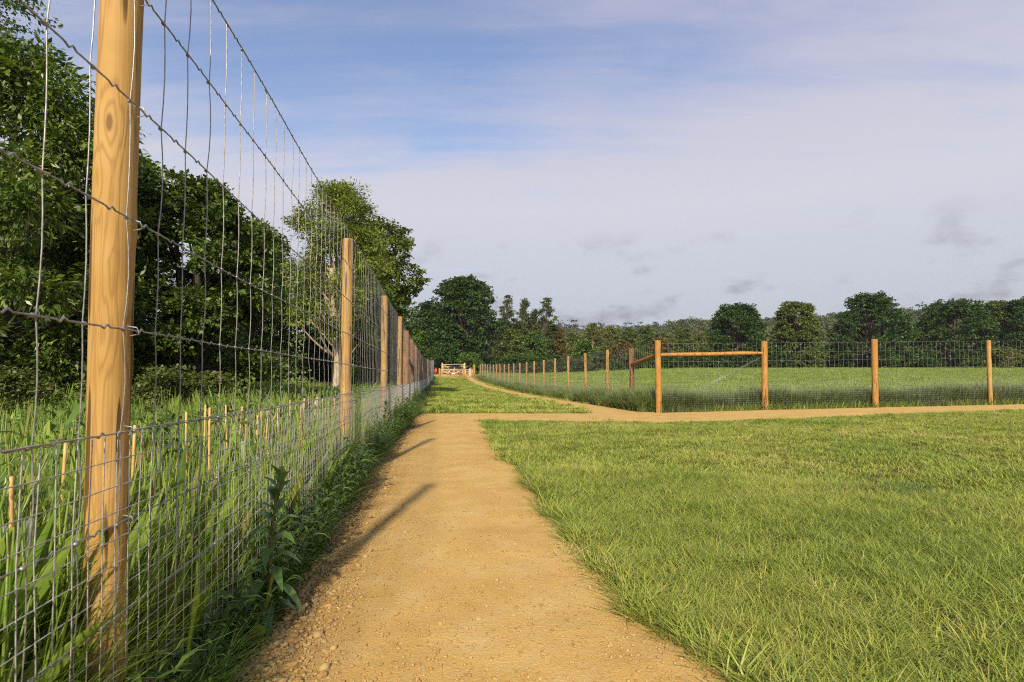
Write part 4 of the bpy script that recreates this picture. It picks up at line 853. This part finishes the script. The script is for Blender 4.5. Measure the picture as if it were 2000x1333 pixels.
loft([(-0.02, [(0.70, .30), (0.82, .42), (0.84, .62), (0.72, .80)]), (0.12, [(0.80, .24), (0.92, .40), (0.93, .68), (0.78, .90)]), (0.95, [(0.82, .22), (0.95, .42), (0.95, .78), (0.84, 1.0)]), (2.9, [(0.82, .22), (0.95, .42), (0.95, .82), (0.86, 1.02)]), (4.2, [(0.80, .26), (0.92, .44), (0.92, .82), (0.84, 1.0)]), (4.35, [(0.70, .34), (0.82, .5), (0.82, .8), (0.74, .92)])], M['white'], 'body', car)
loft([(0.98, [(0.80, 1.0), (0.79, 1.01)]), (1.75, [(0.80, 1.0), (0.64, 1.56)]), (2.6, [(0.82, 1.0), (0.66, 1.62)]), (3.7, [(0.80, 1.0), (0.64, 1.56)]), (4.15, [(0.78, 1.0), (0.72, 1.05)])], M['white'], 'cabin', car)
mb = MB(); mb.add([(-0.70, 1.05, 1.06), (0.70, 1.05, 1.06), (0.58, 1.70, 1.53), (-0.58, 1.70, 1.53), (-0.70, 1.03, 1.09), (0.70, 1.03, 1.09), (0.58, 1.68, 1.56), (-0.58, 1.68, 1.56)], [(4, 5, 6, 7), (0, 3, 2, 1), (0, 1, 5, 4), (1, 2, 6, 5), (2, 3, 7, 6), (3, 0, 4, 7)]); obj('windscreen', mb.mesh('windscreen', M['glass']), car)
for s_ in (-1, 1):
    mb = MB(); mb.add([(s_ * .815, 1.3, 1.06), (s_ * .83, 3.5, 1.06), (s_ * .69, 3.3, 1.48), (s_ * .69, 1.9, 1.48), (s_ * .80, 1.3, 1.06), (s_ * .81, 3.5, 1.06), (s_ * .67, 3.3, 1.48), (s_ * .67, 1.9, 1.48)], [(0, 1, 2, 3), (4, 7, 6, 5), (0, 4, 5, 1), (2, 6, 7, 3), (1, 5, 6, 2), (0, 3, 7, 4)]); obj('side_window', mb.mesh('side_window', M['glass']), car)
    obj('headlight', MB().box((s_ * .66, -0.01, .70), (.30, .10, .16)).mesh('headlight', M['lamp']), car)
    mb = MB(); mb.box((s_ * 1.02, 1.25, 1.08), (.16, .12, .14)); mb.box((s_ * .90, 1.27, 1.04), (.12, .05, .05)); obj('wing_mirror', mb.mesh('wing_mirror', M['white']), car)
    for wy in (0.85, 3.45):
        wh = obj('wheel', MB().tube([(s_ * .74, wy, .31), (s_ * .80, wy, .31), (s_ * .92, wy, .31), (s_ * .965, wy, .31)], [.28, .32, .32, .28], 8).mesh('wheel', M['tyre'], True), car)
        obj('rim', MB().tube([(s_ * .955, wy, .31), (s_ * .975, wy, .31)], [.20, .17], 8).mesh('rim', M['chrome']), wh)
obj('grille', MB().box((0, -0.025, .60), (.78, .05, .22)).mesh('grille', M['blackp']), car)
obj('bumper', MB().box((0, -0.03, .36), (1.45, .10, .16)).mesh('bumper', M['blackp']), car)
obj('number_plate', MB().box((0, -0.09, .38), (.52, .015, .11)).mesh('number_plate', M['plate']), car)
# small red marker and pale bin beside the gates
M['red'] = simple('red_plastic', (0.62, 0.055, 0.03), 0.45); M['pale'] = simple('pale_grey', (0.42, 0.41, 0.36), 0.7)
x, y = xg(851.7, 72.5), 72.5
rm_ = thing('marker', 'small rounded red marker at the end of the left fence', 'marker', (x, y, T1(x, y)))
obj('stake', MB().tube([(0, 0, -0.2), (0, 0, 0.5), (0, 0, 0.95)], 0.03, 8).mesh('stake', M['post'], True), rm_)
obj('drum', MB().tube([(0, -0.01, .52), (0, -.01, .56), (0, -.01, .66), (0, -.01, .92), (0, -.01, 1.04), (0, -.01, 1.10)], [.10, .15, .18, .18, .14, .06], 8).mesh('drum', M['red'], True), rm_)
x, y = xg(918.5, 76), 76.0
bn = thing('litter_bin', 'pale grey bin standing behind the small gate', 'bin', (x, y, T1(x, y)))
obj('bin_body', MB().tube([(0, 0, 0), (0, 0, .05), (0, 0, 1.0), (0, 0, 1.05)], [.22, .24, .27, .27], 8).mesh('bin_body', M['pale']), bn)
obj('lid', MB().tube([(0, 0, 1.052), (0, 0, 1.10), (0, 0, 1.22), (0, 0, 1.26)], [.29, .29, .16, .05], 8).mesh('lid', M['chrome'], True), bn)
# ------------------------------------------------------------------ canes with guards, behind the left fence
M['guard'] = None
m, t, b, o = mat('clear_guard'); b.inputs['Base Color'].default_value = (0.75, 0.76, 0.72, 1); b.inputs['Roughness'].default_value = 0.35
tr_ = N(t, 'ShaderNodeBsdfTransparent', i_0=(0.92, 0.94, 0.90, 1)); mx = N(t, 'ShaderNodeMixShader', i_0=0.2); L(t, tr_.outputs[0], mx.inputs[1]); L(t, b.outputs[0], mx.inputs[2]); L(t, mx.outputs[0], o.inputs[0]); M['guard'] = m
canes = [3, 52, 124, 262, 375, 402, 416, 455, 463, 478, 498, 512, 517, 545, 567, 585, 590, 604, 612, 622, 633, 645, 655, 664]
lab_c = {0: 'bamboo cane in a grey guard at the very left edge', 1: 'bamboo cane with clear guard, left of the nearest post', 2: 'slim bamboo cane just left of the nearest post', 3: 'bamboo cane against the right side of the nearest post', 4: 'bamboo cane standing alone right of the nearest post'}
rq = np.random.RandomState(9)
ORD = 'first second third fourth fifth sixth seventh eighth ninth tenth eleventh twelfth thirteenth fourteenth fifteenth sixteenth seventeenth eighteenth nineteenth'.split()
for k, p_ in enumerate(canes):
    off = (0.34, 0.32, 0.5)[k] if k < 3 else 0.5 + 0.12 * (k % 3 - 1)
    D = (0.76 + off) / ((1000 - p_) / 1060 - 0.141); x = float(XL(D)) - off
    g_ = thing('bamboo_cane', lab_c.get(k, ORD[k - 5] + ' bamboo cane beyond the lone cane, counted towards the second post'), 'cane', (x, D, T1(x, D)), rq.rand() * 6, 'bamboo canes in the dock bed')
    h = 0.74 + rq.uniform(-0.05, 0.08) - 0.02 * (k < 2); tx_, ty_ = rq.randn(2) * 0.02
    zz_ = np.array([-0.1, 0.2, 0.21, 0.22, 0.45, 0.46, 0.47, 0.68, h]); rr = np.array([.006, .0058, .0068, .0058, .0056, .0066, .0056, .0054, .005])
    obj('cane', MB().tube(np.stack([tx_ * zz_, ty_ * zz_, zz_], -1), rr, 7).mesh('cane', M['cane'], True), g_)
    if k in (0, 1, 3, 9, 11, 15): obj('guard', MB().tube([(0.012, 0, 0.0), (0.012, 0, 0.2), (0.014, 0, 0.4), (0.014, 0, 0.58)], [0.012, 0.011, 0.012, 0.013], 12, False).mesh('guard', M['guard'], True), g_)
# ------------------------------------------------------------------ plants one can tell apart beside the path
def leafpart(parent, base, d, up, ln, wd, arch, m, name='leaf', wave=0.04):
    mb = MB(); c = leafstrip(mb, base, d, up, ln, wd, arch, 7, 0.3, wave, rq.rand() * 6)
    return obj(name, mb.mesh(name, m, True, {'rnd': np.full(c, rq.rand())}), parent)
def willowherb(label, x, y, H, nleaf, ln0):
    e = thing('tall_weed', label, 'weed', (x, y, T1(x, y)))
    zz_ = np.linspace(-0.03, H, 9); obj('stem', MB().tube(np.stack([0.05 * (zz_ / H) ** 2, 0.01 * np.sin(zz_ * 9), zz_], -1), np.linspace(0.0065, 0.0025, 9), 8).mesh('stem', M['stem'], True), e)
    for k in range(nleaf):
        u = (k + 0.5) / nleaf; z = H * (0.05 + 0.95 * u); a = k * 2.4 + 0.4; up_ = 0.15 + 1.5 * u ** 3
        leafpart(e, (0.05 * (z / H) ** 2, 0, z), (math.cos(a), math.sin(a), up_), (0, 0, 1), ln0 * (1.05 - 0.4 * u) * rq.uniform(0.85, 1.15), ln0 * 0.34 * (1 - 0.3 * u), 0.75 * (1 - u) + 0.15, M['weed'])
willowherb('tall upright weed with reddish stem growing at the path edge', -0.965, 2.17, 0.56, 34, 0.15)
willowherb('leafy weed in the shade near the second fence post', -1.80, 7.6, 0.6, 30, 0.14)
def dock_plant(label, x, y, specs):
    e = thing('dock_plant', label, 'weed', (x, y, T1(x, y)))
    for a, le, ln, wd, ar in specs: leafpart(e, (0.02 * math.cos(a), 0.02 * math.sin(a), 0.0), (math.cos(a) * le, math.sin(a) * le, 1), (math.cos(a), math.sin(a), 0.3 - le), ln, wd, ar, M['verge'] if 'shaded' in label else M['dock'], 'leaf', 0.07)  # shaded docks take the darker verge leaf: shade put into the colour
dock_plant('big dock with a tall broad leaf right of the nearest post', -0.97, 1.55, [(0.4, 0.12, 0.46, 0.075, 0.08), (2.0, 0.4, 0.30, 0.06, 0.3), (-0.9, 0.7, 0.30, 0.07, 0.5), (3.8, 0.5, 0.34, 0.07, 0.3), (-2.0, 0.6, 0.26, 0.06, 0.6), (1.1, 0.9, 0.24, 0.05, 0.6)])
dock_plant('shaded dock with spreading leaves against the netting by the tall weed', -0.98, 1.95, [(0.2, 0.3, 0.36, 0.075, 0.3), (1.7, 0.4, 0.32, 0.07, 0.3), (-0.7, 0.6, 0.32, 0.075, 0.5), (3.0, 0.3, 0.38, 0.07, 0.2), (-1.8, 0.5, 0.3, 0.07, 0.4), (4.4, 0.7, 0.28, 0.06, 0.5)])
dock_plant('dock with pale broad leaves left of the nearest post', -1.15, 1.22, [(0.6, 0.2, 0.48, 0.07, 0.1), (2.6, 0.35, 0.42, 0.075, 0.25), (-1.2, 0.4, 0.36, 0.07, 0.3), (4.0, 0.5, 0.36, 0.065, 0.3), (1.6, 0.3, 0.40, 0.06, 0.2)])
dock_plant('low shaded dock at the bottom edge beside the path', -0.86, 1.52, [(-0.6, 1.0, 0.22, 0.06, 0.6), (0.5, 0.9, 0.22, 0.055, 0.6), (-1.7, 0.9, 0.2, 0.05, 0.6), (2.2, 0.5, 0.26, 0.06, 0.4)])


# ------------------------------------------------------------------ thin morning haze
hm = bpy.data.materials.new('haze_air'); hm.use_nodes = True; t = hm.node_tree; t.nodes.clear()
ho = t.nodes.new('ShaderNodeOutputMaterial'); hv = N(t, 'ShaderNodeVolumePrincipled'); hv.inputs['Color'].default_value = (0.86, 0.90, 0.97, 1); hv.inputs['Density'].default_value = 0.00016; hv.inputs['Anisotropy'].default_value = 0.1
L(t, hv.outputs[0], ho.inputs['Volume'])
ztop = float(terr(*np.meshgrid(np.arange(-2200, 2201, 40.0), np.arange(-200, 2601, 40.0))).max()) + 26
tag(obj('haze', MB().box((0, 1200, (ztop - 4) / 2), (5200, 3400, ztop + 4)).mesh('haze', hm)), kind='stuff')
